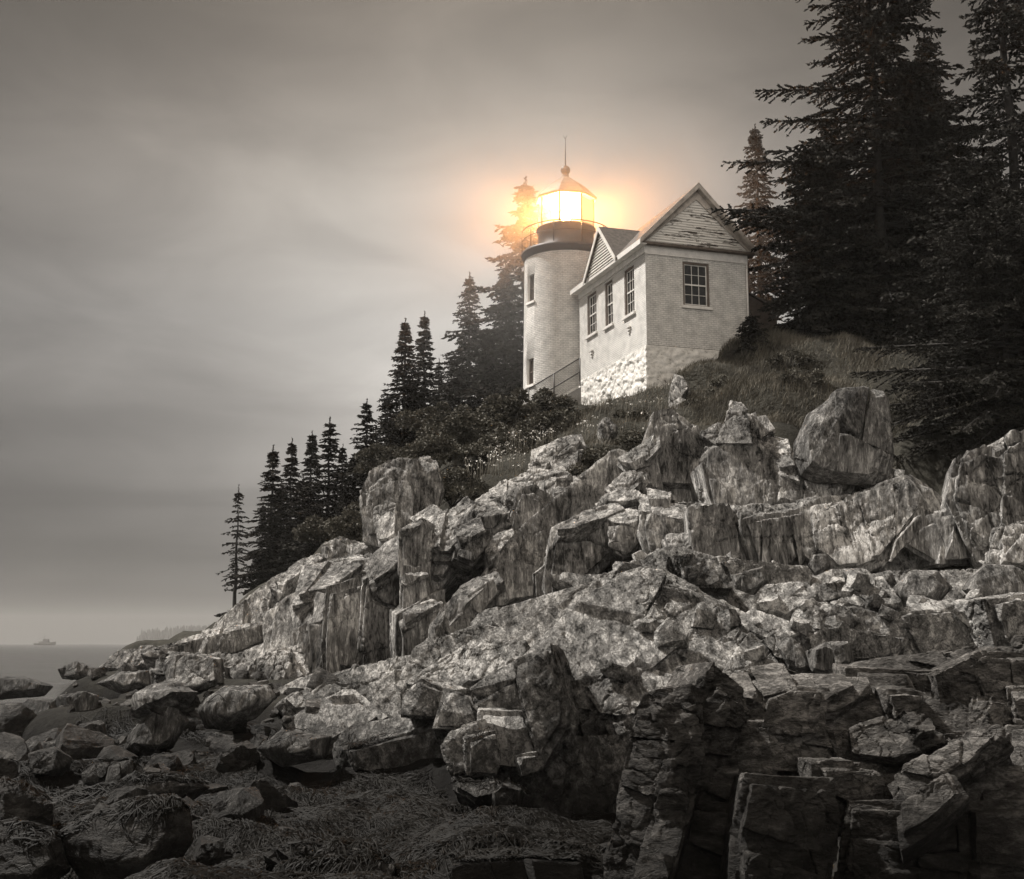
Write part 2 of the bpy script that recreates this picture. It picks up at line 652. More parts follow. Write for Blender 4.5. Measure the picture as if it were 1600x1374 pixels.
def glass_material():
    m, t, b = new_mat('lantern_glass')
    t.nodes.remove(b)
    out = t.nodes['Material Output']
    tr = N(t, 'ShaderNodeBsdfTransparent')
    tr.inputs[0].default_value = (.93, .93, .92, 1)
    gl = N(t, 'ShaderNodeBsdfGlossy')
    gl.inputs['Roughness'].default_value = .03
    fr = N(t, 'ShaderNodeFresnel')
    mx = N(t, 'ShaderNodeMixShader')
    t.links.new(fr.outputs[0], mx.inputs[0])
    t.links.new(tr.outputs[0], mx.inputs[1])
    t.links.new(gl.outputs[0], mx.inputs[2])
    t.links.new(mx.outputs[0], out.inputs[0])
    return m


M['glass'] = glass_material()


def emit_material(name, col, s):
    m, t, b = new_mat(name)
    b.inputs['Base Color'].default_value = (.8, .7, .5, 1)
    b.inputs['Emission Color'].default_value = (*col, 1)
    b.inputs['Emission Strength'].default_value = s
    return m


M['lamp'] = emit_material('burning_lamp', (1.0, .62, .26), 160)


def water_material():
    m, t, b = new_mat('sea_water')
    L = t.links.new
    b.inputs['Base Color'].default_value = (.030, .029, .027, 1)
    b.inputs['Roughness'].default_value = .14
    co = obj_coord(t, (.35, 1.0, 1.0))
    n = N(t, 'ShaderNodeTexNoise', i_Scale=1.4, i_Detail=8.0, i_Roughness=.6)
    L(co, n.inputs['Vector'])
    n2 = N(t, 'ShaderNodeTexNoise', i_Scale=.09, i_Detail=3.0)
    L(co, n2.inputs['Vector'])
    bp = N(t, 'ShaderNodeBump', i_Strength=.7, i_Distance=.5)
    L(math_node(t, 'MULTIPLY_ADD', n2.outputs[0], 4.0, n.outputs[0]), bp.inputs['Height'])
    L(bp.outputs[0], b.inputs['Normal'])
    return m


M['water'] = water_material()
M['far_tree'] = simple_mat('far_wood', (.035, .034, .030), .9, .3)
M['boat'] = simple_mat('boat_paint', (.16, .155, .15), .6, .3, .5)

# ------------------------------------------------------------------ water
HALF = 9000
o = link('water', mesh_np('water', [(-HALF, -60, 0), (HALF, -60, 0), (HALF, 12000, 0), (-HALF, 12000, 0)], [(0, 1, 2, 3)], [M['water']]))
tag(o, kind='structure')

# ------------------------------------------------------------------ ground
TP = []
for q in [  # the soil behind and under the rocks (photo point, distance)
    (600, 715, 60), (690, 690, 57), (760, 705, 50), (800, 745, 43.5), (850, 705, 46), (950, 700, 44), (880, 660, 52), (920, 770, 41),
    (1000, 665, 46.5), (1060, 640, 46.5), (1100, 668, 42), (1180, 660, 40), (1200, 600, 45), (1280, 540, 50), (1100, 566, 49.2), (1030, 612, 49.2), (1062, 592, 49.0), (1088, 572, 49.2), (1040, 630, 48.2), (1075, 615, 47.6), (1180, 530, 50.5),
    (1380, 520, 53), (1450, 560, 48), (1500, 650, 40), (1590, 690, 35), (1600, 600, 44), (1420, 680, 37.5),
    (860, 640, 57), (815, 640, 62), (905, 640, 55), (740, 650, 68), (650, 715, 70), (610, 750, 67), (560, 820, 71), (540, 845, 66), (500, 885, 70), (480, 900, 76), (470, 910, 67), (430, 940, 70), (390, 966, 73), (350, 985, 75), (420, 990, 62), (480, 935, 60), (540, 885, 60), (600, 815, 59), (450, 1010, 52), (520, 960, 51), (560, 920, 50), (425, 945, 79), (380, 972, 82),
    (330, 988, 84), (600, 880, 45), (640, 830, 47),
    (660, 850, 41), (800, 850, 40.5), (950, 850, 37.5), (1050, 800, 38), (1200, 800, 37), (1300, 800, 36.5), (1450, 800, 34), (1580, 820, 32),
    (540, 1060, 40), (600, 1062, 38), (480, 1050, 43), (430, 1030, 50),
    (600, 1065, 33), (500, 1085, 32), (720, 1040, 30), (760, 960, 37), (900, 960, 33), (900, 1020, 26), (1100, 980, 27), (1250, 960, 26), (1400, 960, 26.5), (1550, 960, 26),
    (1250, 1080, 21), (1450, 1060, 20), (1600, 1060, 20),
    (800, 1220, 19.5), (900, 1260, 18), (700, 1190, 20), (600, 1200, 19.5), (450, 1200, 20), (350, 1200, 20), (600, 1290, 15), (400, 1300, 14.5), (780, 1300, 15), (880, 1330, 14.5),
    (230, 1200, 19), (120, 1160, 24), (150, 1300, 15), (60, 1240, 16), (100, 1374, 13), (500, 1374, 12.5), (900, 1374, 13), (1100, 1400, 14), (1300, 1400, 14), (1550, 1400, 14),
    (200, 1100, 29), (280, 1060, 36), (360, 1040, 44), (200, 1045, 46), (150, 1110, 26), (300, 1140, 25), (260, 1000, 66)]:
    TP.append(at(*q))
TP += [np.array(p, float) for p in [
    (-60, 30, -2), (-40, 45, -1.5), (-24, 40, -.6), (-17, 33, -.35), (-14, 26, -.3), (-60, 80, -3), (-40, 75, -1.2), (-30, 95, -2), (-60, 130, -4), (-15, 105, 1), (-35, 110, -3),
    (-25, 20, -.6), (-13, 18, .1), (-30, 5, -1), (0, 4, -.3), (12, 5, -.3), (-8, 6, -.3), (30, 10, 1), (30, 20, 5), (40, 40, 14), (40, 60, 17), (45, 80, 17), (20, 75, 17), (25, 60, 16.5),
    (5, 75, 16), (0, 90, 14), (25, 100, 14), (60, 60, 16), (60, 20, 8), (60, 110, 12), (20, 130, 8), (-10, 130, -1), (-40, 140, -5), (40, 140, 6), (14, 62, 15.9), (10, 56, 15.2)]]
for Yq, pxl in ((24, -10), (30, 60), (36, 90), (42, 120), (48, 150), (55, 180), (62, 205), (70, 230), (80, 262), (92, 280), (105, 290), (120, 300)):
    for back_ in (0, 120, 300, 600):
        TP.append([(pxl - back_ - 800) / F * Yq, Yq, -.5 - back_ * .004])
for Yq in (92, 104):
    for pxl in (380, 480, 600):
        TP.append([(pxl - 800) / F * Yq, Yq, .5 + (pxl - 380) * .01])
TP = np.array(TP)


def ground_z(x, y):
    x = np.asarray(x, float).ravel()
    y = np.asarray(y, float).ravel()
    out = np.empty(len(x))
    for s in range(0, len(x), 20000):
        xx, yy = x[s:s + 20000, None], y[s:s + 20000, None]
        d2 = (xx - TP[None, :, 0]) ** 2 + (yy - TP[None, :, 1]) ** 2
        w = 1.0 / (d2 + .3) ** 2.5
        out[s:s + 20000] = (w * TP[None, :, 2]).sum(1) / w.sum(1)
    return out


def gz(x, y):
    return float(ground_z([x], [y])[0])


def build_ground():
    xs = np.concatenate([np.arange(-70, -14, .5), np.arange(-14, 10, .2), np.arange(10, 75.1, .5)])
    ys = np.concatenate([np.arange(-8, 9, .5), np.arange(9, 30, .2), np.arange(30, 150, .5)])
    X, Y = np.meshgrid(xs, ys)
    Z = ground_z(X, Y)
    P = np.stack([X.ravel(), Y.ravel(), Z], 1)
    P[:, 2] += fbm(P * np.array([.7, .7, .3]), 5, 3) * .7 - .05
    low = np.clip((1.9 - P[:, 2]) / 1.2, 0, 1) * np.clip((30 - P[:, 1]) / 8, 0, 1)
    P[:, 2] += low * (ridged(P * np.array([.55, .8, 0]), 3, 12) * .55 - .10)
    nx, ny = len(xs), len(ys)
    i = np.arange(nx * ny).reshape(ny, nx)
    f = np.stack([i[:-1, :-1].ravel(), i[:-1, 1:].ravel(), i[1:, 1:].ravel(), i[1:, :-1].ravel()], 1)
    me = mesh_np('ground', P, f, [M['ground']], True)
    o = link('ground', me)
    tag(o, kind='structure')
    return P, f


GP, GF = build_ground()

# ------------------------------------------------------------------ rocks
FACETS = {'far': [], 'mid': [], 'near': []}


def fc(cl, Y, yaw, pitch, *pts, thick=None, back=True):
    FACETS[cl].append((Y, yaw, pitch, pts, thick, back))


# far cliff under the lighthouse -------------------------------------------------
fc('far', 40, -10, 12, (570, 767), (585, 739), (610, 728), (642, 725), (645, 770), (642, 816), (610, 848), (575, 844))
fc('far', 39.7, -25, 25, (586, 785), (617, 780), (615, 840), (590, 842), (582, 810))
fc('far', 40.5, 10, 15, (647, 730), (665, 716), (680, 722), (690, 760), (680, 800), (650, 815))
fc('far', 38.6, -30, 45, (642, 802), (672, 785), (690, 800), (672, 830), (655, 815))
fc('far', 36, 5, 10, (629, 832), (659, 816), (675, 826), (673, 865), (655, 893), (629, 882))
fc('far', 36.0, -10, 62, (626, 830), (640, 822), (662, 814), (655, 822), (640, 830))
fc('far', 35.6, 0, 5, (629, 884), (667, 886), (672, 958), (631, 958))
fc('far', 35.3, 0, 60, (629, 892), (664, 884), (666, 892), (632, 900))
fc('far', 35.0, 15, -5, (629, 962), (690, 935), (688, 985), (665, 1037), (629, 1044))
fc('far', 34.8, -10, 55, (629, 960), (655, 945), (690, 930), (688, 942), (660, 958), (632, 970))
fc('far', 36.6, 25, 0, (672, 900), (690, 895), (688, 935), (674, 945))
fc('far', 46, 0, 20, (418, 938), (440, 902), (480, 877), (500, 874), (482, 930), (455, 965), (430, 978))
fc('far', 39.5, -30, 25, (455, 950), (468, 928), (512, 922), (518, 960), (490, 985), (462, 990))
fc('far', 39, -15, 8, (458, 985), (500, 960), (514, 965), (508, 1035), (475, 1072), (455, 1010))
fc('far', 38.2, 5, 5, (516, 930), (570, 912), (570, 985), (560, 1040), (512, 1070), (510, 1000))
fc('far', 37.6, 8, 0, (573, 915), (625, 880), (625, 960), (624, 1042), (566, 1044), (572, 985))
fc('far', 37.9, -20, 45, (573, 874), (600, 848), (626, 834), (626, 878), (582, 906))
fc('far', 40.5, -15, 58, (480, 880), (560, 862), (576, 874), (522, 916), (468, 928))
fc('far', 44, -5, 50, (430, 905), (470, 878), (500, 868), (505, 876), (470, 895), (440, 918))
fc('far', 44.5, 5, 20, (510, 852), (531, 841), (562, 847), (566, 865), (540, 880), (514, 880))
fc('far', 43.5, -10, 30, (545, 852), (575, 846), (600, 848), (580, 868), (555, 872))
fc('far', 36.5, -35, 42, (670, 826), (694, 802), (722, 778), (743, 790), (738, 816), (715, 837), (700, 860), (676, 860))
fc('far', 36.3, -30, 18, (676, 862), (712, 838), (712, 870), (694, 898), (676, 920))
fc('far', 35.4, -15, 52, (711, 834), (750, 812), (757, 834), (730, 848), (718, 852))
fc('far', 35.2, 15, 20, (718, 856), (757, 838), (760, 850), (740, 876), (716, 866))
fc('far', 36, -10, 60, (743, 799), (771, 788), (792, 806), (770, 816), (748, 818))
fc('far', 35.9, 12, 5, (748, 820), (792, 808), (787, 832), (760, 850), (752, 840))
fc('far', 35.4, -20, 45, (757, 850), (799, 826), (803, 838), (775, 870), (764, 886))
fc('far', 35.2, 15, 12, (775, 872), (803, 842), (811, 858), (799, 884), (770, 892))
fc('far', 38.5, -10, 52, (743, 782), (785, 752), (838, 730), (886, 738), (892, 752), (827, 769), (799, 790), (750, 796))
fc('far', 38.0, -15, 40, (745, 790), (790, 780), (812, 768), (812, 790), (795, 805), (770, 790))
fc('far', 36.8, 5, 8, (816, 772), (838, 768), (866, 787), (869, 830), (838, 890), (815, 866), (802, 818))
fc('far', 37.2, 25, 5, (866, 759), (893, 752), (897, 788), (890, 818), (872, 830), (866, 802))
fc('far', 36.9, 30, 5, (872, 832), (892, 822), (900, 850), (880, 892), (845, 892))
fc('far', 34.9, 10, 8, (768, 892), (800, 882), (836, 892), (838, 932), (785, 944), (748, 955), (740, 930))
fc('far', 34.6, 5, 0, (838, 900), (862, 880), (874, 925), (840, 945))
fc('far', 34.0, -20, 48, (700, 940), (722, 914), (764, 893), (775, 905), (735, 930), (706, 960))
fc('far', 33.6, 5, 18, (673, 1024), (681, 972), (704, 944), (726, 926), (738, 968), (729, 990), (694, 1017))
fc('far', 33.9, 15, 12, (730, 930), (772, 905), (776, 925), (752, 945), (740, 968))
fc('far', 32.6, 0, 20, (697, 1000), (712, 993), (720, 1000), (716, 1015), (706, 1024), (696, 1018))
fc('far', 42, -10, 30, (838, 699), (876, 682), (900, 678), (907, 697), (872, 725), (832, 722))
fc('far', 40.5, 0, 40, (840, 728), (880, 712), (905, 700), (900, 730), (870, 738))
fc('far', 44, 0, 25, (938, 658), (950, 650), (962, 668), (946, 690))
fc('far', 47, -10, 30, (1046, 620), (1054, 585), (1067, 590), (1075, 606), (1060, 627))
fc('far', 46.2, -10, 45, (1044, 634), (1062, 622), (1090, 622), (1078, 640), (1056, 645))
# smooth slab and the columns right of it
fc('far', 33, 5, 14, (872, 828), (925, 804), (951, 790), (953, 820), (950, 865), (925, 886), (904, 900), (866, 931), (863, 893), (869, 858))
fc('far', 33, -15, 60, (872, 826), (915, 800), (960, 786), (974, 796), (945, 808), (905, 822))
fc('far', 32.8, -10, 60, (950, 811), (981, 796), (996, 800), (995, 819), (960, 817))
fc('far', 32.5, 5, 8, (953, 821), (995, 822), (997, 858), (977, 864), (953, 852))
fc('far', 32.4, -20, 8, (998, 793), (1011, 796), (1009, 844), (999, 858))
fc('far', 31.8, -10, 55, (1011, 767), (1057, 777), (1115, 788), (1131, 797), (1092, 813), (1019, 800))
fc('far', 31.5, 0, 15, (1012, 802), (1092, 814), (1090, 834), (1060, 847), (1019, 860), (1008, 825))
fc('far', 31.4, 25, 8, (1094, 814), (1131, 799), (1140, 845), (1135, 889), (1115, 862), (1092, 841))
fc('far', 30.4, -15, 45, (1040, 838), (1075, 835), (1092, 845), (1080, 862), (1050, 856))
fc('far', 33.5, -20, 40, (935, 778), (960, 764), (998, 768), (1003, 780), (965, 788), (945, 790))
fc('far', 34.2, -20, 40, (950, 755), (975, 735), (1002, 725), (1008, 745), (985, 764), (960, 764))
fc('far', 34.8, -25, 35, (965, 715), (990, 700), (1012, 690), (1012, 722), (985, 732))
# pinnacles and the swept slab
fc('far', 35, 2, 8, (1030, 653), (1050, 649), (1073, 680), (1092, 680), (1100, 715), (1116, 761), (1073, 769), (1011, 765), (1007, 723), (1028, 703))
fc('far', 35, -35, 40, (1000, 700), (1012, 690), (1030, 672), (1032, 700), (1010, 722))
fc('far', 34, -5, 15, (1108, 700), (1127, 688), (1137, 676), (1172, 690), (1200, 712), (1230, 738), (1220, 800), (1201, 808), (1174, 816), (1150, 777), (1127, 781), (1106, 734))
fc('far', 33.5, 5, 18, (1222, 736), (1267, 747), (1313, 740), (1331, 733), (1329, 756), (1313, 779), (1267, 800), (1215, 806))
fc('far', 34.4, -15, 30, (1118, 690), (1135, 650), (1143, 626), (1154, 630), (1168, 645), (1176, 690), (1140, 680))
fc('far', 34.7, -30, 42, (1096, 676), (1110, 664), (1126, 655), (1130, 672), (1115, 690))
fc('far', 34.6, -10, 58, (1178, 690), (1212, 677), (1228, 681), (1234, 705), (1243, 736), (1220, 729))
fc('far', 35, 10, 30, (1168, 650), (1180, 644), (1186, 668), (1176, 674))
fc('far', 35.2, 5, 25, (1184, 650), (1198, 647), (1212, 668), (1192, 682))
fc('far', 32.5, 10, 5, (1108, 736), (1124, 782), (1148, 780), (1172, 820), (1180, 850), (1150, 870), (1136, 800), (1116, 775))
fc('far', 34.4, 0, 35, (1215, 738), (1270, 734), (1345, 728), (1396, 733), (1388, 762), (1320, 792), (1232, 792))
fc('far', 29.8, 0, 12, (1370, 850), (1450, 850), (1540, 850), (1570, 890), (1540, 930), (1380, 925))
# big right-hand wall
fc('far', 30, 18, 3, (1176, 819), (1267, 802), (1274, 854), (1247, 884), (1201, 903), (1181, 847))
fc('far', 29.5, -8, 18, (1269, 802), (1329, 779), (1418, 748), (1437, 771), (1433, 794), (1398, 841), (1375, 868), (1317, 891), (1290, 868), (1274, 854))
fc('far', 29.9, 15, 18, (1437, 748), (1468, 767), (1491, 791), (1484, 810), (1445, 802))
fc('far', 28.8, -25, 5, (1449, 812), (1495, 802), (1484, 870), (1464, 876), (1418, 849))
fc('far', 28.8, 32, 8, (1495, 800), (1511, 804), (1522, 854), (1530, 872), (1486, 870))
fc('far', 29.2, 10, 0, (1400, 845), (1440, 800), (1447, 815), (1415, 852), (1390, 880))
fc('far', 28.2, -8, 10, (1491, 779), (1503, 725), (1538, 709), (1570, 712), (1575, 800), (1560, 860), (1534, 868), (1518, 823))
fc('far', 28, 12, 8, (1572, 706), (1600, 690), (1680, 680), (1680, 880), (1600, 870), (1572, 850), (1578, 800))
fc('far', 27, -5, 20, (1562, 850), (1568, 826), (1600, 818), (1660, 815), (1660, 890), (1600, 885), (1565, 880))
fc('far', 41.0, -5, 25, (462, 950), (630, 846), (760, 800), (900, 770), (900, 900), (760, 960), (690, 1010), (630, 1050), (470, 1070), thick=4)
fc('far', 36.4, 0, 12, (868, 925), (884, 825), (1000, 725), (1100, 700), (1230, 748), (1330, 765), (1440, 770), (1500, 800), (1530, 875), (1380, 890), (1200, 898), (1140, 889), (1000, 900), thick=4)
fc('far', 30.6, 10, 8, (1130, 800), (1330, 790), (1440, 775), (1530, 800), (1570, 860), (1400, 890), (1200, 900), (1140, 880), thick=4)
# left headland
fc('far', 62, -10, 40, (157, 1042), (185, 1016), (245, 1010), (242, 1036), (196, 1046))
fc('far', 58, -10, 35, (225, 1030), (248, 1012), (285, 1008), (280, 1030), (250, 1040))
fc('far', 36, -10, 40, (350, 1050), (390, 1022), (455, 1010), (470, 1050), (440, 1078), (380, 1074))
fc('far', 32, -10, 42, (430, 1078), (480, 1056), (540, 1045), (545, 1075), (490, 1096), (440, 1102))
fc('far', 40, -10, 42, (300, 1030), (340, 1020), (380, 1018), (385, 1045), (340, 1055))
fc('far', 52, -15, 50, (240, 1012), (280, 997), (315, 993), (357, 979), (430, 966), (420, 976), (340, 992), (300, 1006))
fc('far', 50.5, 5, 8, (245, 1018), (300, 1006), (345, 992), (428, 972), (432, 991), (413, 1005), (350, 1023), (290, 1026))
fc('far', 44, -15, 35, (350, 1036), (378, 1017), (420, 1000), (455, 994), (455, 1022), (385, 1045))
fc('far', 66, 0, 30, (357, 977), (372, 962), (395, 952), (430, 937), (440, 970), (400, 977))
fc('far', 68, -5, 30, (338, 985), (352, 966), (380, 950), (415, 925), (440, 908), (470, 890), (480, 915), (450, 945), (400, 972))
fc('far', 55, -8, 26, (336, 992), (352, 962), (385, 936), (420, 908), (448, 896), (455, 940), (410, 978))
fc('far', 56, -5, 32, (330, 992), (348, 976), (382, 956), (420, 935), (452, 915), (458, 950), (400, 980), thick=3)
# middle band right
fc('mid', 23.4, -10, 45, (1181, 946), (1197, 919), (1259, 913), (1278, 932), (1247, 951), (1228, 963))
fc('mid', 24.4, 0, 50, (1250, 925), (1330, 905), (1390, 893), (1400, 905), (1330, 925), (1290, 935))
fc('mid', 22.2, -15, 55, (1310, 932), (1352, 915), (1378, 905), (1390, 926), (1412, 952), (1352, 950), (1321, 942))
fc('mid', 21.6, -5, 20, (1259, 957), (1274, 942), (1352, 953), (1405, 961), (1420, 986), (1400, 1015), (1375, 1000), (1329, 996), (1267, 988))
fc('mid', 21.2, 5, 0, (1265, 985), (1320, 985), (1380, 1000), (1420, 1000), (1420, 1030), (1330, 1030), (1270, 1015))
fc('mid', 21.8, -10, 62, (1410, 955), (1445, 942), (1554, 940), (1560, 950), (1500, 958), (1425, 962))
fc('mid', 21.4, 5, 10, (1415, 962), (1480, 960), (1555, 952), (1569, 988), (1550, 1004), (1445, 1027), (1430, 996))
fc('mid', 20.8, 25, 0, (1556, 945), (1660, 930), (1660, 1010), (1572, 1010))
fc('mid', 21.5, -10, 45, (1127, 969), (1174, 955), (1220, 971), (1251, 988), (1212, 1006), (1185, 996))
fc('mid', 20, -10, 30, (1190, 1000), (1225, 994), (1250, 1008), (1240, 1040), (1212, 1030))
fc('mid', 25, 0, 25, (988, 882), (1011, 872), (1050, 856), (1081, 864), (1108, 872), (1128, 910), (1077, 907), (1030, 907))
fc('mid', 24.6, -30, 40, (1000, 880), (1030, 862), (1046, 872), (1040, 895), (1010, 898))
fc('mid', 24.3, 20, 15, (1060, 870), (1084, 866), (1094, 895), (1070, 905))
fc('mid', 26, 10, 0, (1130, 875), (1200, 890), (1260, 890), (1250, 925), (1160, 925))
fc('mid', 24.5, -15, 50, (936, 900), (975, 880), (1010, 890), (1010, 915), (965, 925), (930, 920))
fc('mid', 25, 0, 32, (940, 905), (1250, 922), (1600, 935), (1680, 1050), (1230, 1060), (1150, 970), thick=3)
fc('mid', 22.4, -5, 28, (640, 1065), (745, 985), (1000, 910), (1190, 1015), (1230, 1060), (1060, 1105), (950, 1190), (740, 1200), (650, 1130), thick=3)
fc('mid', 24, -5, 42, (440, 1128), (560, 1050), (640, 1040), (700, 1130), (690, 1200), (460, 1200), thick=3)
fc('mid', 28, -5, 40, (628, 1046), (700, 1012), (770, 965), (880, 930), (950, 900), (1000, 905), (940, 950), (760, 1000), (650, 1062), thick=2.5)
fc('mid', 26.5, 0, 38, (1000, 905), (1130, 890), (1250, 895), (1400, 890), (1560, 885), (1640, 890), (1600, 930), (1250, 935), (1100, 940), thick=2.5)
# central dome
fc('mid', 24, -15, 50, (736, 975), (764, 958), (820, 953), (925, 936), (945, 962), (890, 995), (830, 1005), (770, 1012), (730, 1000))
fc('mid', 23.6, 0, 10, (842, 985), (900, 960), (960, 940), (965, 965), (900, 1000))
fc('mid', 22, -20, 48, (650, 1053), (700, 1025), (735, 1003), (830, 1010), (812, 1040), (745, 1068), (690, 1078))
fc('mid', 20.5, -5, 44, (835, 1018), (905, 945), (965, 908), (1010, 892), (1040, 905), (1010, 960), (985, 1010), (940, 1060), (880, 1068), (850, 1040))
fc('mid', 20.2, 8, 46, (1042, 908), (1085, 930), (1140, 972), (1195, 1010), (1222, 1045), (1125, 1058), (1060, 1060), (990, 1040), (1000, 985), (1020, 950))
fc('mid', 19.2, -10, 38, (860, 1070), (940, 1062), (985, 1035), (1060, 1062), (1040, 1095), (975, 1112), (930, 1108), (885, 1100))
fc('mid', 19.3, 5, 30, (960, 1120), (1060, 1065), (1120, 1062), (1110, 1085), (1020, 1120))
fc('mid', 17.8, -18, 4, (808, 1046), (852, 1023), (876, 1111), (875, 1132), (843, 1182), (819, 1111))
fc('mid', 18.2, 35, -12, (876, 1100), (905, 1134), (892, 1171), (876, 1140))
fc('mid', 19.3, 15, -15, (905, 1110), (950, 1112), (975, 1130), (955, 1200), (920, 1180))
fc('mid', 18.9, -5, 22, (684, 1113), (695, 1079), (729, 1087), (741, 1130), (680, 1128))
fc('mid', 18.7, 0, 12, (744, 1100), (800, 1072), (812, 1109), (762, 1117))
fc('mid', 19.2, -20, 48, (735, 1085), (765, 1062), (805, 1042), (808, 1066), (760, 1090))
fc('mid', 19.6, -20, 0, (627, 1087), (654, 1068), (687, 1083), (682, 1119), (627, 1117))
fc('mid', 18.0, 0, -5, (755, 1121), (785, 1122), (815, 1124), (832, 1170), (815, 1199), (772, 1194), (750, 1160))
fc('mid', 17.6, 10, 0, (812, 1185), (840, 1180), (850, 1200), (820, 1210))
fc('mid', 17.6, -15, 8, (710, 1145), (745, 1130), (750, 1165), (732, 1200), (706, 1211), (690, 1165))
fc('mid', 17.0, 5, 5, (733, 1158), (770, 1150), (778, 1185), (772, 1205), (735, 1205))
fc('mid', 16.2, -15, 40, (712, 1220), (770, 1216), (782, 1230), (740, 1238))
fc('mid', 15.6, -10, 15, (772, 1240), (785, 1228), (807, 1235), (800, 1269), (770, 1275))
fc('mid', 25, -15, 45, (537, 1076), (556, 1042), (605, 1053), (624, 1074), (575, 1109), (537, 1098))
fc('mid', 22.5, -15, 48, (440, 1132), (500, 1094), (540, 1080), (586, 1115), (549, 1130), (500, 1167), (460, 1152))
fc('mid', 20.5, -10, 45, (530, 1154), (560, 1130), (631, 1122), (684, 1126), (640, 1150), (590, 1165), (537, 1177))
fc('mid', 19.8, 10, -5, (540, 1180), (600, 1165), (690, 1140), (700, 1200), (600, 1210), (550, 1205))
fc('mid', 27, -10, 40, (440, 1090), (480, 1070), (530, 1050), (545, 1070), (500, 1090), (460, 1110))
fc('mid', 19.0, 15, -10, (960, 1130), (1010, 1115), (1060, 1100), (1050, 1160), (980, 1190))
fc('mid', 18.4, 12, 8, (800, 1175), (870, 1165), (950, 1165), (990, 1230), (965, 1300), (860, 1300), (785, 1265), thick=2.0)
# foreshore close by on the right
fc('near', 11.6, -28, 4, (1000, 1112), (1022, 1104), (1062, 1100), (1058, 1170), (1050, 1250), (1030, 1310), (1000, 1390), (950, 1390), (956, 1320), (985, 1270), (976, 1200), (986, 1150))
fc('near', 11.5, 4, 4, (1062, 1100), (1092, 1098), (1092, 1130), (1097, 1175), (1076, 1250), (1050, 1300), (1040, 1250), (1046, 1194), (1056, 1194))
fc('near', 11.3, -10, 22, (1035, 1240), (1060, 1235), (1076, 1252), (1046, 1316), (1037, 1395), (985, 1395), (1015, 1330))
fc('near', 11.9, 22, 0, (1095, 1113), (1120, 1068), (1157, 1102), (1165, 1137), (1142, 1190), (1112, 1269), (1077, 1395), (1040, 1395), (1097, 1250))
fc('near', 12.1, -12, 62, (998, 1106), (1022, 1098), (1094, 1092), (1116, 1078), (1118, 1092), (1060, 1104), (1010, 1118))
fc('near', 12.9, -5, 55, (1116, 1068), (1142, 1057), (1210, 1052), (1330, 1052), (1334, 1068), (1289, 1090), (1187, 1096), (1145, 1092))
fc('near', 13.8, -5, 50, (1337, 1038), (1356, 1027), (1430, 1025), (1506, 1021), (1544, 1004), (1660, 1000), (1660, 1030), (1487, 1057), (1427, 1051), (1352, 1047))
fc('near', 13.4, 0, -4, (1340, 1051), (1480, 1057), (1478, 1098), (1340, 1098))
fc('near', 13.1, 8, 2, (1480, 1059), (1540, 1031), (1660, 1031), (1660, 1132), (1540, 1122), (1487, 1094))
fc('near', 11.9, -25, 42, (1480, 1154), (1544, 1124), (1544, 1149), (1487, 1177))
fc('near', 11.7, -30, 30, (1400, 1215), (1450, 1195), (1540, 1140), (1560, 1150), (1500, 1200), (1420, 1250))
fc('near', 11.2, -20, 35, (1410, 1270), (1440, 1240), (1480, 1215), (1500, 1240), (1450, 1290), (1415, 1310))
fc('near', 12.3, -10, 45, (1340, 1130), (1380, 1115), (1440, 1120), (1470, 1145), (1400, 1165), (1345, 1160))
fc('near', 11.0, 5, 5, (1180, 1230), (1290, 1235), (1300, 1300), (1280, 1400), (1160, 1400), (1165, 1300))
fc('near', 12.9, 0, 38, (710, 1327), (777, 1312), (882, 1321), (924, 1331), (905, 1350), (800, 1345), (715, 1350))
fc('near', 12.5, 0, 5, (710, 1350), (800, 1345), (905, 1350), (915, 1400), (705, 1400))
fc('near', 12.9, -10, 50, (430, 1332), (500, 1318), (571, 1325), (594, 1348), (560, 1362), (470, 1358))
fc('near', 12.3, -5, 30, (440, 1360), (530, 1355), (595, 1352), (580, 1400), (430, 1400))
fc('near', 12.6, -10, 40, (930, 1330), (958, 1310), (990, 1330), (985, 1400), (915, 1400))
rng = random.Random(5)
for r, (ya, yb) in enumerate(((1090, 1150), (1145, 1208), (1203, 1280), (1275, 1410))):
    x = 1110 - 12 * r
    while x < 1640:
        w = rng.uniform(45, 110)
        j = lambda s=9: rng.uniform(-s, s)
        yy = 13.0 - (0.5 * (ya + yb) - 1090) / 300 * 1.7 + rng.uniform(-.22, .22)
        if not (ya > 1200 and 1180 < x < 1270):
            fc('near', yy, rng.uniform(-22, 26), rng.uniform(-6, 30), (x + j(), ya + j()), (x + w * .5, ya + j(12)), (x + w + j(), ya + j()),
               (x + w + j(14), yb + j()), (x + w * .45 + j(), yb + j(12)), (x + j(14), yb + j()))
        x += w


def remeshed(me, voxel):
    o = bpy.data.objects.new('tmp', me)
    COL.objects.link(o)
    md = o.modifiers.new('r', 'REMESH')
    md.mode = 'VOXEL'
    md.voxel_size = voxel
    dg = bpy.context.evaluated_depsgraph_get()
    dg.update()
    ev = o.evaluated_get(dg)
    res = bpy.data.meshes.new_from_object(ev)
    bpy.data.objects.remove(o)
    n = len(res.vertices)
    co = np.empty(n * 3, dtype=np.float32)
    res.vertices.foreach_get('co', co)
    no = np.empty(n * 3, dtype=np.float32)
    res.vertices.foreach_get('normal', no)
    return res, co.reshape(-1, 3).astype(float), no.reshape(-1, 3).astype(float)


def rot_frame(rx, ry, rz):
    return np.array(Matrix.Rotation(R(rz), 3, 'Z') @ Matrix.Rotation(R(ry), 3, 'Y') @ Matrix.Rotation(R(rx), 3, 'X'))


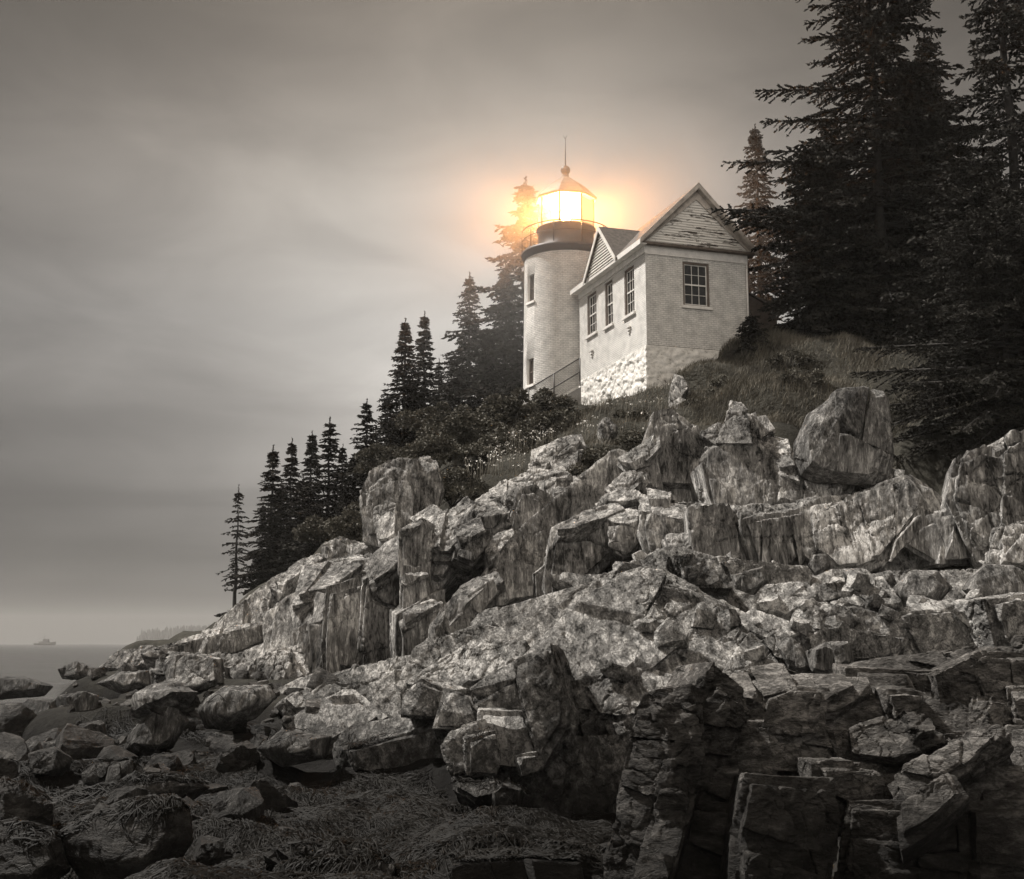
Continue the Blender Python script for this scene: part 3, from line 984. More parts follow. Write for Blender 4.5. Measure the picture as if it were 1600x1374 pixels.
def rock_relief(P, Nn, size, frame, amp, seed, stretch=(1, 1, .45), lump=1.0, grain=(.7, .7, 5.5)):
    """joint blocks at three sizes with planar tilted faces, open cracks between them, strata and grain"""
    Q = P @ frame
    warp = np.stack([fbm(P / size * .7, 3, seed + 40 + k) for k in range(3)], 1) * size * .45
    Q = Q + warp
    f1, f2, rid, off = voronoi(Q / size * np.array(stretch), seed)
    edge = np.clip((f2 - f1) / .055, 0, 1)
    r2 = (rid * 7.13) % 1.0
    r3 = (rid * 3.71) % 1.0
    d = (rid - .5) * 1.1 - 1.0 * (1 - edge) + off[:, 0] * (r2 - .5) * 1.3 + off[:, 2] * (r3 - .5) * 1.1
    g1, g2, rid2, off2 = voronoi(Q / (size * .40) * np.array(stretch[::-1]) + 13.7, seed + 9)
    e2 = np.clip((g2 - g1) / .09, 0, 1)
    q2 = (rid2 * 7.13) % 1.0
    d2 = (rid2 - .5) * 1.0 - .9 * (1 - e2) + off2[:, 1] * (q2 - .5) * 1.3 + off2[:, 0] * (rid2 - .5)
    k1, k2, rid3, off3 = voronoi(Q / (size * .15) * np.array(stretch) + 31.1, seed + 19)
    d3 = (rid3 - .5) + off3[:, 2] * (rid3 - .5) - .5 * (1 - np.clip((k2 - k1) / .12, 0, 1))
    gate = np.clip(fbm(P / size * .5, 2, seed + 70) * 5 + .6, .10, 1)
    gate2 = np.clip(fbm(P / size * .8, 2, seed + 75) * 6 + .35, .0, 1)
    strat = ridged(Q * np.array(grain) / size * .6, 4, seed + 20)
    # long parallel joints that split the rock into ribs
    w0 = size * .62
    col = Q[:, 0] / w0 + .10 * fbm(P / size, 2, seed + 91)
    fl = np.floor(col)
    cid = _hash(fl.astype(np.int64), fl.astype(np.int64) * 0 + 3, fl.astype(np.int64) * 0, seed + 60)
    cfr = col - fl
    ce = np.minimum(cfr, 1 - cfr) * w0
    gj = np.clip(fbm(P / size * .35, 2, seed + 95) * 5 + .5, 0, 1)
    dj = (cid - .5) * .9 + (cfr - .5) * (cid - .5) * 1.2 - .8 * np.exp(-(ce / (.035 * size)) ** 2)
    h = amp * (.40 * dj * gj + .50 * d * lump + .30 * d2 * gate + .13 * d3 * gate2 + .24 * strat + .16 * fbm(P / size * 1.3, 4, seed + 30) + .26 * ridged(P / size * 4.0, 4, seed + 55))
    return P + Nn * h[:, None]


# --- jointed rock: convex blocks split along joint planes, chipped, then given a rough skin
def hull_faces(pts):
    bm = bmesh.new()
    for p in pts:
        bm.verts.new(p)
    bmesh.ops.convex_hull(bm, input=bm.verts)
    bmesh.ops.dissolve_limit(bm, angle_limit=.02, verts=bm.verts, edges=bm.edges)
    fs = [[np.array(v.co) for v in f.verts] for f in bm.faces]
    bm.free()
    return fs


def clip_poly(faces, n, d):
    """the part of a convex polyhedron where n.p <= d, capped"""
    out, cut = [], []
    for f in faces:
        s_ = [float(p @ n) - d for p in f]
        if max(s_) <= 1e-6:
            out.append(f)
            continue
        if min(s_) >= -1e-6:
            continue
        g = []
        m = len(f)
        for i in range(m):
            p, q, a_, b_ = f[i], f[(i + 1) % m], s_[i], s_[(i + 1) % m]
            if a_ <= 0:
                g.append(p)
            if (a_ < 0 < b_) or (b_ < 0 < a_):
                x = p + (q - p) * (a_ / (a_ - b_))
                g.append(x)
                cut.append(x)
        if len(g) > 2:
            out.append(g)
    if len(cut) > 2:
        c = sum(cut) / len(cut)
        u = cut[0] - c
        for q in cut:
            if np.linalg.norm(q - c) > np.linalg.norm(u):
                u = q - c
        u = u / (np.linalg.norm(u) + 1e-12)
        w = np.cross(n, u)
        cut.sort(key=lambda p: math.atan2((p - c) @ w, (p - c) @ u))
        cap = [cut[0]]
        for p in cut[1:]:
            if np.linalg.norm(p - cap[-1]) > 1e-4:
                cap.append(p)
        if len(cap) > 2:
            out.append(cap)
    return out


def poly_pts(faces):
    return np.array([p for f in faces for p in f])


def fracture(faces, joints, rr, scale=1.0):
    """split along the joint set that is longest against its own spacing"""
    todo, done = [(faces, 0)], []
    while todo:
        f, depth = todo.pop()
        P = poly_pts(f)
        best, bk = 0, None
        for k, (n, sp) in enumerate(joints):
            e = P @ n
            r_ = (e.max() - e.min()) / (sp * scale)
            if r_ > best:
                best, bk = r_, k
        if best < rr.uniform(1.15, 1.9) or depth > 7:
            done.append(f)
            continue
        n = joints[bk][0] + np.array([rr.gauss(0, .11) for _ in range(3)])
        n = n / np.linalg.norm(n)
        e = P @ n
        d = e.min() + (e.max() - e.min()) * rr.uniform(.30, .70)
        A, B = clip_poly(f, n, d), clip_poly(f, -n, -d)
        for q in (A, B):
            if len(q) > 3:
                todo.append((q, depth + 1))
    return done


def chip(faces, rr, k, amt):
    """knock off corners and edges"""
    for _ in range(k):
        P = poly_pts(faces)
        c = P.mean(0)
        f = rr.choice(faces)
        i = rr.randrange(len(f))
        v = f[i] if rr.random() < .45 else (f[i] + f[(i + 1) % len(f)]) * .5
        n = v - c
        n = n / (np.linalg.norm(n) + 1e-9) + np.array([rr.gauss(0, .28) for _ in range(3)])
        n = n / np.linalg.norm(n)
        e = P @ n
        g = clip_poly(faces, n, e.max() - (e.max() - e.min()) * rr.uniform(.3, 1.0) * amt)
        if len(g) > 3:
            faces = g
    return faces


def tri_mesh(polys):
    """triangles of many polyhedra, vertices shared inside each"""
    V, T = [], []
    for fs in polys:
        idx = {}
        c = poly_pts(fs).mean(0)
        for f in fs:
            ids = []
            for p in f:
                k = (round(float(p[0]), 4), round(float(p[1]), 4), round(float(p[2]), 4))
                if k not in idx:
                    idx[k] = len(V)
                    V.append(p)
                if not ids or ids[-1] != idx[k]:
                    ids.append(idx[k])
            if len(ids) > 2 and ids[0] == ids[-1]:
                ids.pop()
            if len(ids) < 3:
                continue
            pts = [V[i] for i in ids]
            fc_ = sum(pts) / len(pts)
            nrm = np.zeros(3)
            for i in range(len(pts)):
                nrm += np.cross(pts[i] - fc_, pts[(i + 1) % len(pts)] - fc_)
            if nrm @ (fc_ - c) < 0:
                ids.reverse()
            if len(ids) == 3:
                T.append(ids)
            else:
                V.append(fc_)
                m = len(V) - 1
                for i in range(len(ids)):
                    T.append([ids[i], ids[(i + 1) % len(ids)], m])
    return np.array(V), np.array(T, dtype=np.int64)


def refine(V, T, L, passes=9):
    """split every edge longer than L at its middle until none is left; the mesh stays closed.
    faces turned well away from the shore are left coarser"""
    vd = None
    for _ in range(passes):
        E = np.concatenate([T[:, [0, 1]], T[:, [1, 2]], T[:, [2, 0]]])
        E.sort(axis=1)
        key = E[:, 0] * (len(V) + 1) + E[:, 1]
        uq, first, inv = np.unique(key, return_index=True, return_inverse=True)
        ue = E[first]
        ln = np.linalg.norm(V[ue[:, 0]] - V[ue[:, 1]], axis=1)
        nrm = np.cross(V[T[:, 1]] - V[T[:, 0]], V[T[:, 2]] - V[T[:, 0]])
        ctr = V[T].mean(1) - EYE
        away = (nrm * ctr).sum(1) / (np.linalg.norm(nrm, axis=1) * np.linalg.norm(ctr, axis=1) + 1e-12) > .12
        lim = np.full(len(uq), L * 6.0)
        tl = np.where(away, L * 6.0, L)
        np.minimum.at(lim, inv, np.tile(tl, 3))
        mark = ln > lim
        if not mark.any():
            break
        mid = np.full(len(uq), -1, dtype=np.int64)
        mid[mark] = len(V) + np.arange(mark.sum())
        V = np.concatenate([V, (V[ue[mark, 0]] + V[ue[mark, 1]]) * .5])
        m = mid[inv].reshape(3, -1).T            # midpoints of the edges 01, 12, 20
        cnt = (m >= 0).sum(1)
        out = [T[cnt == 0]]
        q = cnt == 3
        t, mm = T[q], m[q]
        out += [np.stack([t[:, 0], mm[:, 0], mm[:, 2]], 1), np.stack([mm[:, 0], t[:, 1], mm[:, 1]], 1),
                np.stack([mm[:, 2], mm[:, 1], t[:, 2]], 1), mm]
        for r_ in range(3):
            o = [(r_ + k) % 3 for k in range(3)]
            q = (cnt == 1) & (m[:, r_] >= 0)
            t, mm = T[q][:, o], m[q][:, r_]
            out += [np.stack([t[:, 0], mm, t[:, 2]], 1), np.stack([mm, t[:, 1], t[:, 2]], 1)]
            q = (cnt == 2) & (m[:, r_] < 0)      # marked: the two edges after this one
            t, a_, b_ = T[q][:, o], m[q][:, (r_ + 1) % 3], m[q][:, (r_ + 2) % 3]
            out += [np.stack([t[:, 0], t[:, 1], a_], 1), np.stack([t[:, 0], a_, b_], 1), np.stack([b_, a_, t[:, 2]], 1)]
        T = np.concatenate(out)
    return V, T


def vertex_normals(V, T):
    n = np.cross(V[T[:, 1]] - V[T[:, 0]], V[T[:, 2]] - V[T[:, 0]])
    N_ = np.zeros_like(V)
    for k in range(3):
        np.add.at(N_, T[:, k], n)
    return N_ / (np.linalg.norm(N_, axis=1, keepdims=True) + 1e-12)


def rough_skin(V, T, amp, size, grain, frame, seed):
    """weathered surface: shallow scars, foliation ridges, grain"""
    Nn = vertex_normals(V, T)
    Q = V @ frame
    sc = fbm(V / size * 1.6, 4, seed)
    f1, f2, rid, off = voronoi((Q / (size * .33)) * np.array(grain) ** .5 + sc[:, None] * .8, seed + 3)
    scar = (rid - .5) + off[:, 0] * (rid - .5) * 1.5 - .6 * (1 - np.clip((f2 - f1) / .07, 0, 1))
    j1, j2, rj, oj = voronoi((Q / (size * .8)) * np.array(grain)[::-1] ** .4 + sc[:, None] * .5 + 7.7, seed + 5)
    scar = scar * .7 + 1.1 * (rj - .5) + oj[:, 1] * (rj - .5) * 1.6 - .9 * (1 - np.clip((j2 - j1) / .045, 0, 1))
    gate = np.clip(fbm(V / size * .8, 2, seed + 9) * 6 + .5, .05, 1)
    fol = ridged(Q * np.array(grain) / size * 1.4, 4, seed + 20)
    h = amp * (.8 * sc + .75 * scar * gate + .75 * fol + .35 * ridged(V / size * 6, 3, seed + 33))
    return V + Nn * h[:, None]


def finish_rock(name, V, T, mat, org=None, sharp=38):
    if org is not None:
        V = V - np.array(org)
    me = mesh_np(name, V, T, [mat], True)
    me.set_sharp_from_angle(angle=R(sharp))
    return link(name, me, loc=org)


def joint_sets(spec):
    out = []
    for yaw, pitch, sp in spec:
        ya, pi = R(yaw), R(pitch)
        out.append((np.array([math.cos(ya) * math.cos(pi), math.sin(ya) * math.cos(pi), math.sin(pi)]), sp))
    return out


def build_rock(name, lst, spec, thick, push, L, amp, size, grain, frame, seed, mat, offs):
    rr = random.Random(seed)
    joints = joint_sets(spec)
    polys = []
    for (Y, yaw, pitch, pts, thk, back) in lst:
        ya, pi = R(yaw), R(pitch)
        n = np.array([math.sin(ya) * math.cos(pi), -math.cos(ya) * math.cos(pi), math.sin(pi)])
        cx = sum(p[0] for p in pts) / len(pts)
        cy = sum(p[1] for p in pts) / len(pts)
        p0 = at(cx, cy, Y)
        front = []
        for (px, py) in pts:
            d = ray(px, py)
            dn = d @ n
            t = (n @ (p0 - EYE)) / dn if dn < -.06 else Y
            front.append(EYE + d * min(max(t, Y * .92), Y * 1.10))
        vd = ray(cx, cy)
        vd = vd / np.linalg.norm(vd)
        e = vd * .65 - n * .75
        e = e / np.linalg.norm(e)
        c = sum(front) / len(front)
        t = thk or thick
        tf = t * .55
        if thk is None:
            body = hull_faces(front + [c + (p - c) * 1.03 + e * tf for p in front])
            sc_ = rr.choice([.7, .9, 1.0, 1.2, 1.6])
            for ch in fracture(body, joints, rr, sc_):
                P = poly_pts(ch)
                cc = P.mean(0)
                ext = np.linalg.norm(P.max(0) - P.min(0))
                ch = chip(ch, rr, rr.randint(2, 5), .13)
                ax = Vector([rr.gauss(0, 1) for _ in range(3)]).normalized()
                Rm = np.array(Matrix.Rotation(R(rr.gauss(0, 1.5)), 3, ax))
                sh = n * max(-1.6, min(1.3, rr.gauss(0, .75))) * offs * min(1.2, ext) + np.array([rr.gauss(0, .012) for _ in range(3)])
                polys.append([[cc + Rm @ ((p - cc) * .995) + sh for p in f] for f in ch])
        if back:
            big = [c + (p - c) * 1.24 + e * push for p in front]
            body = hull_faces(big + [p + e * t for p in big])
            if thk is None:
                for ch in fracture(body, joints, rr, 2.2):
                    sh = n * rr.gauss(0, .4) * offs
                    polys.append([[p + sh for p in f] for f in chip(ch, rr, 3, .08)])
            else:
                for ch in fracture(body, joints, rr, 2.0):
                    ext = np.linalg.norm(np.ptp(poly_pts(ch), axis=0))
                    sh = n * rr.gauss(0, .6) * offs * min(1.5, ext)
                    polys.append([[p + sh for p in f] for f in chip(ch, rr, 4, .12)])
    V, T = tri_mesh(polys)
    V, T = refine(V, T, L)
    V = rough_skin(V, T, amp, size, grain, frame, seed)
    return finish_rock(name, V, T, mat)


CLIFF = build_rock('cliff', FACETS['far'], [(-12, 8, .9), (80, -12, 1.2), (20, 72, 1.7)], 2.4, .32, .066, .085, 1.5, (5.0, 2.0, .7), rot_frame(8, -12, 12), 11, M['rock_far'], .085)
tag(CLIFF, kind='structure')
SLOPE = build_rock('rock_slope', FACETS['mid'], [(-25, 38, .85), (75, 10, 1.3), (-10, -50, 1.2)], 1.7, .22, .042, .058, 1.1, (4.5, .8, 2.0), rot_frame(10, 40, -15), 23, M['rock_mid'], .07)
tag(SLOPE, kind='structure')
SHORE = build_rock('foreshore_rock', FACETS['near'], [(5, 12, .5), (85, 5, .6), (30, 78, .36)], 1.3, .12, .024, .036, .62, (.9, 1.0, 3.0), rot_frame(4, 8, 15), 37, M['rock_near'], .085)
tag(SHORE, kind='structure')

# ------------------------------------------------------------------ boulders: each its own thing
BOULDERS = [
    # outline in the photo, distance, thickness ratio, label
    ([(1232, 682), (1251, 650), (1247, 641), (1274, 618), (1298, 596), (1317, 594), (1340, 586), (1364, 592), (1375, 610), (1379, 665), (1391, 690), (1383, 725), (1360, 745),
      (1331, 738), (1267, 746), (1247, 738), (1236, 712)], 33.6, .55, .9, 'huge upright grey boulder perched at the top of the ledge below the grass'),
    ([(1387, 926), (1422, 893), (1464, 892), (1488, 918), (1465, 945), (1410, 954)], 23.6, .7, .6, 'smooth pale rounded boulder in the rock band right of the cliff foot'),
    ([(1499, 926), (1515, 899), (1538, 882), (1584, 882), (1608, 901), (1608, 935), (1561, 942), (1522, 944)], 22.8, .7, .9, 'angular grey boulder at the right edge of the photo under the cliff wall'),
    ([(1061, 922), (1108, 930), (1139, 948), (1140, 960), (1108, 968), (1065, 940)], 22.6, .8, .5, 'thin pale slab of rock lying on the dome of bedrock'),
    ([(1139, 899), (1193, 886), (1207, 905), (1176, 930), (1147, 920)], 24.2, .8, .9, 'square pale block fallen at the foot of the big rock wall'),
    ([(1263, 884), (1271, 866), (1290, 862), (1304, 886), (1274, 900)], 24.6, .8, .8, 'small round boulder wedged against the base of the rock wall'),
    ([(1212, 1008), (1228, 996), (1251, 1006), (1276, 1048), (1255, 1056), (1232, 1046)], 18.2, .8, .8, 'dark leaning boulder between the dome and the flat dark ledge'),
    ([(1259, 1019), (1290, 1004), (1329, 1004), (1335, 1040), (1300, 1058), (1268, 1052)], 17.8, .8, .8, 'squat grey boulder behind the layered dark ledge'),
    ([(234, 1088), (240, 1030), (256, 1019), (315, 1021), (350, 1028), (352, 1070), (315, 1082), (275, 1093)], 27, .8, 1.0, 'large flat topped pale block standing on the left shore'),
    ([(308, 1110), (325, 1089), (353, 1072), (420, 1071), (434, 1089), (400, 1122), (352, 1142), (322, 1138)], 24, .8, .55, 'smooth sloping boulder just right of the flat topped block'),
    ([(189, 1178), (203, 1142), (259, 1097), (280, 1097), (294, 1127), (268, 1170), (245, 1184)], 21.5, .7, .8, 'cracked wedge shaped boulder sloping to the left below the flat topped block'),
    ([(14, 1192), (28, 1162), (63, 1158), (68, 1190), (45, 1213)], 19, .8, .6, 'grey round boulder near the left edge, left of a similar pair'),
    ([(70, 1161), (115, 1152), (133, 1166), (121, 1199), (99, 1201), (70, 1176)], 19.4, .8, .7, 'grey blocky boulder beside the round one near the left edge'),
    ([(126, 1210), (147, 1194), (171, 1190), (176, 1210), (161, 1227), (130, 1228)], 17.6, .8, .7, 'small pale topped boulder half sunk in seaweed'),
    ([(94, 1308), (140, 1282), (210, 1257), (273, 1252), (296, 1264), (303, 1315), (280, 1352), (245, 1390), (140, 1395), (100, 1340)], 13, .8, .5, 'big smooth sloping boulder in the lower left foreground'),
    ([(-20, 1222), (35, 1225), (84, 1257), (84, 1290), (40, 1300), (-20, 1300)], 14.6, .8, .6, 'black weedy mound at the lower left edge'),
    ([(87, 1049), (115, 1033), (136, 1043), (160, 1050), (140, 1063), (91, 1061)], 78, .8, .7, 'black peaked rock rising from the water on the left'),
    ([(-10, 1057), (38, 1057), (84, 1073), (70, 1088), (-10, 1094)], 53, .7, .6, 'low black rock in the water at the left edge'),
    ([(20, 1112), (45, 1092), (87, 1096), (96, 1124), (21, 1132)], 37, .8, .7, 'dark hump of rock at the water edge, left of a dark flat one'),
    ([(92, 1087), (136, 1080), (138, 1112), (98, 1117)], 43, .8, .7, 'dark flat sided rock at the water edge behind a pale stone'),
    ([(136, 1092), (147, 1088), (166, 1092), (162, 1104), (143, 1108)], 41, .8, .8, 'small pale stone among the dark rocks by the water'),
    ([(-30, 1295), (30, 1290), (95, 1310), (110, 1360), (60, 1400), (-30, 1400)], 12.8, .8, .6, 'dark weed covered boulder at the bottom left corner'),
    ([(200, 1265), (170, 1240), (210, 1212), (280, 1215), (330, 1230), (300, 1252)], 16, .8, .4, 'low weedy rock behind the big smooth foreground boulder'),
    ([(160, 1240), (172, 1195), (205, 1188), (210, 1205), (180, 1238)], 17.2, .8, .8, 'pale narrow rock leaning beside the small pale topped boulder'),
    ([(150, 1068), (185, 1050), (232, 1048), (236, 1072), (190, 1085)], 33, .8, .6, 'dark broken rock left of the flat topped block'),
    ([(400, 1170), (440, 1140), (520, 1150), (510, 1185), (440, 1200)], 19.6, .8, .4, 'dark slab half buried in seaweed below the smooth sloping boulder'),
]


def pebble(outline, Y, ratio, ang, seed):
    """a solid whose outline from the shore is the traced one: widest ring in the middle, narrower front and back"""
    pts = [Vector(at(px, py, Y)) for px, py in outline]
    c = sum(pts, Vector()) / len(pts)
    w = max(p.x for p in pts) - min(p.x for p in pts)
    dpt = w * ratio
    rr = random.Random(seed)
    vd = Vector(ray(sum(p[0] for p in outline) / len(outline), sum(p[1] for p in outline) / len(outline))).normalized()
    bm = bmesh.new()
    rings = []
    tiltx, tiltz = rr.uniform(-.25, .25), rr.uniform(.25, .55)
    for (s, k) in ((.55 * ang + .2, -.5), (.97, -.2), (1.0, .1), (.75, .8)):
        ring = []
        for p in pts:
            q = c + (p - c) * s
            dd = k * dpt
            if k < -.3:
                dd += (q.x - c.x) * tiltx + (q.z - c.z) * tiltz
            ring.append(bm.verts.new(q + vd * dd + (Vector((0, 0, 0)) if k > -.3 else Vector((0, 0, .04 * w)))))
        rings.append(ring)
    n = len(pts)
    for a, b in zip(rings, rings[1:]):
        for k in range(n):
            bm.faces.new((a[k], a[(k + 1) % n], b[(k + 1) % n], b[k]))
    bm.faces.new(rings[0][::-1])
    bm.faces.new(rings[-1])
    bmesh.ops.recalc_face_normals(bm, faces=bm.faces)
    me = bpy.data.meshes.new('tmp')
    bm.to_mesh(me)
    bm.free()
    return me, c, w


BOULDER_OBS = []
for i, (outl, Y, ratio, ang, lab) in enumerate(BOULDERS):
    me, c, w = pebble(outl, Y, ratio, ang, i)
    rb_ = random.Random(300 + i)
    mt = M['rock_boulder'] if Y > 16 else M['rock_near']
    if ang > .65:
        body = hull_faces([Vector(v.co) for v in me.vertices])
        js = joint_sets([(rb_.uniform(-40, 10), rb_.uniform(-10, 30), w * .5), (80, 5, w * .9), (20, 75, w * .7)])
        polys = []
        for ch in fracture(body, js, rb_, 1.0):
            cc = poly_pts(ch).mean(0)
            sh = np.array([rb_.gauss(0, .018) * w, rb_.gauss(-.01, .03) * w, rb_.gauss(0, .012) * w])
            polys.append([[cc + (p - cc) * .99 + sh for p in f] for f in chip(ch, rb_, 5, .12)])
        V, T = tri_mesh(polys)
        V, T = refine(V, T, max(.02, min(.07, w / 40)))
        V = rough_skin(V, T, w * .03, w * .5, (3, 1, 1.5), rot_frame(20 + 17 * i, 25, 40 * i), 100 + i)
        org = Vector((c.x, c.y, float(V[:, 2].min())))
        o = finish_rock('boulder', V, T, mt, org)
    else:
        me, P, Nn = remeshed(me, max(.016, min(.05, w / 45)))
        P2 = rock_relief(P, Nn, max(.35, w * .45), rot_frame(20 + 17 * i, 25, 40 * i), w * .035, 100 + i, lump=.6)
        org = Vector((c.x, c.y, float(P2[:, 2].min())))
        me.vertices.foreach_set('co', (P2 - np.array(org)).astype(np.float32).ravel())
        me.polygons.foreach_set('use_smooth', np.ones(len(me.polygons), dtype=bool))
        me.materials.clear()
        me.materials.append(mt)
        me.name = 'boulder'
        me.update()
        o = link('boulder', me, loc=org)
    if i == 0:
        o.location.z -= .22
        o.rotation_euler = (0, R(5), 0)
    tag(o, lab, 'boulder', 'boulders lying on the rocky shore')
    BOULDER_OBS.append(o)

# a ray caster over ground and rock, for what grows or lies on them
bpy.context.view_layer.update()


def tris_of(ob):
    me = ob.data
    n = len(me.vertices)
    co = np.empty(n * 3, dtype=np.float32)
    me.vertices.foreach_get('co', co)
    co = co.reshape(-1, 3) + np.array(ob.location, dtype=np.float32)
    me.calc_loop_triangles()
    tr = np.empty(len(me.loop_triangles) * 3, dtype=np.int32)
    me.loop_triangles.foreach_get('vertices', tr)
    return co, tr.reshape(-1, 3)


def make_bvh(obs, with_ground=True):
    V, T, k = [], [], 0
    for ob in obs:
        a, b = tris_of(ob)
        V.append(a)
        T.append(b + k)
        k += len(a)
    if with_ground:
        V.append(GP)
        f = GF
        T.append(np.concatenate([f[:, [0, 1, 2]], f[:, [0, 2, 3]]]) + k)
    return BVHTree.FromPolygons(np.concatenate(V).tolist(), np.concatenate(T).tolist())


BVH = make_bvh([SLOPE, SHORE] + [b for b in BOULDER_OBS])


def drop(x, y, top=30):
    h = BVH.ray_cast(Vector((x, y, top)), Vector((0, 0, -1)))
    return (h[0], h[1]) if h[0] is not None else (None, None)


# loose stones too many to count, strewn over the shore
def small_rock_mesh(seed):
    rr = random.Random(seed)
    sx, sy, sz = rr.uniform(.40, .6), rr.uniform(.32, .5), rr.uniform(.22, .4)
    pts = [Vector((sx * a_ * rr.uniform(.7, 1.1), sy * b_ * rr.uniform(.7, 1.1), sz * c_ * rr.uniform(.7, 1.1))) for a_ in (-1, 1) for b_ in (-1, 1) for c_ in (-1, 1)]
    body = chip(hull_faces(pts), rr, 9, .22)
    V, T = tri_mesh([body])
    E_ = EYE.copy()
    V, T = refine(V - np.array([0, -3., 0]) * 0, T, .16, 4)
    Nn = vertex_normals(V, T)
    return V + Nn * (fbm(V * 4 + seed * 5, 4, seed) * .10)[:, None], T


STONES = [small_rock_mesh(s) for s in range(8)]


def strew(name, spots, mat):
    V, T, k = [], [], 0
    for (x, y, s, sd) in spots:
        p, nn = drop(x, y)
        if p is None:
            continue
        P, t = STONES[sd % 8]
        fr = rot_frame(sd * 37 % 50 - 25, sd * 53 % 50 - 25, sd * 71 % 360)
        V.append((P * s) @ fr + np.array(p) + np.array([0, 0, s * .10]))
        T.append(t + k)
        k += len(P)
    me = mesh_np(name, np.concatenate(V), np.concatenate(T), [mat], True)
    me.set_sharp_from_angle(angle=R(34))
    return link(name, me)


rr = random.Random(3)
spots = []
for _ in range(300):
    Y = rr.uniform(13, 48)
    px = rr.uniform(-60, 520 - max(0, Y - 26) * 8)
    spots.append(((px - 800) / F * Y, Y, rr.choice([.12, .15, .18, .2, .25, .3, .4, .55]) * rr.uniform(.7, 1.2) * (1 if Y < 30 else 1.1), rr.randrange(999)))
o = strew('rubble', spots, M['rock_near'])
tag(o, kind='stuff')
spots = []
for _ in range(110):
    Y = rr.uniform(17.5, 27)
    px = rr.uniform(960, 1560)
    spots.append(((px - 800) / F * Y, Y, rr.choice([.15, .25, .35, .5]) * rr.uniform(.7, 1.2), rr.randrange(999)))
o = strew('broken_rock', spots, M['rock_mid'])
tag(o, kind='stuff')


# boulders between the sea and the weed bed: single things, copies of a few shapes
def weedy_mesh(seed):
    rr = random.Random(seed)
    pts = [Vector((rr.gauss(0, 1), rr.gauss(0, 1), rr.gauss(0, 1))).normalized() for _ in range(12)]
    body = chip(hull_faces([Vector((p.x * .55, p.y * .45, p.z * .34)) for p in pts]), rr, 8, .16)
    V, T = tri_mesh([body])
    V, T = refine(V, T, .045, 5)
    V = rough_skin(V, T, .035, .5, (2, 1, 2), rot_frame(seed * 31, 20, seed * 50), 700 + seed)
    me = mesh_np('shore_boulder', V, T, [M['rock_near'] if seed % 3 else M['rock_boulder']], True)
    me.set_sharp_from_angle(angle=R(38))
    return me


WEEDY = [weedy_mesh(k) for k in range(7)]
rr = random.Random(21)
placed = []
tries = 0
while len(placed) < 70 and tries < 3000:
    tries += 1
    Y = rr.choice([rr.uniform(14, 22), rr.uniform(20, 36)])
    px = rr.uniform(-40, 430 if Y < 24 else 330)
    x = (px - 800) / F * Y
    s_ = rr.uniform(.45, 1.25) * (.8 if Y < 17 else 1.15)
    if any((x - q[0]) ** 2 + (Y - q[1]) ** 2 < (.42 * (s_ + q[2])) ** 2 for q in placed):
        continue
    p, nn = drop(x, Y)
    if p is None or p.z < -.25 or p.z > 1.9 or nn.z < .5:
        continue
    placed.append((x, Y, s_))
    o = link('shore_boulder', WEEDY[len(placed) % 7], loc=(x, Y, p.z + .10 * s_))
    o.scale = (s_, s_, s_ * rr.uniform(.8, 1.15))
    o.rotation_euler = (rr.uniform(-.25, .25), rr.uniform(-.25, .25), rr.uniform(0, 6.28))
    tag(o, 'dark boulder, one of many strewn between the sea and the seaweed bed', 'boulder', 'dark boulders between the sea and the seaweed')
    BOULDER_OBS.append(o)


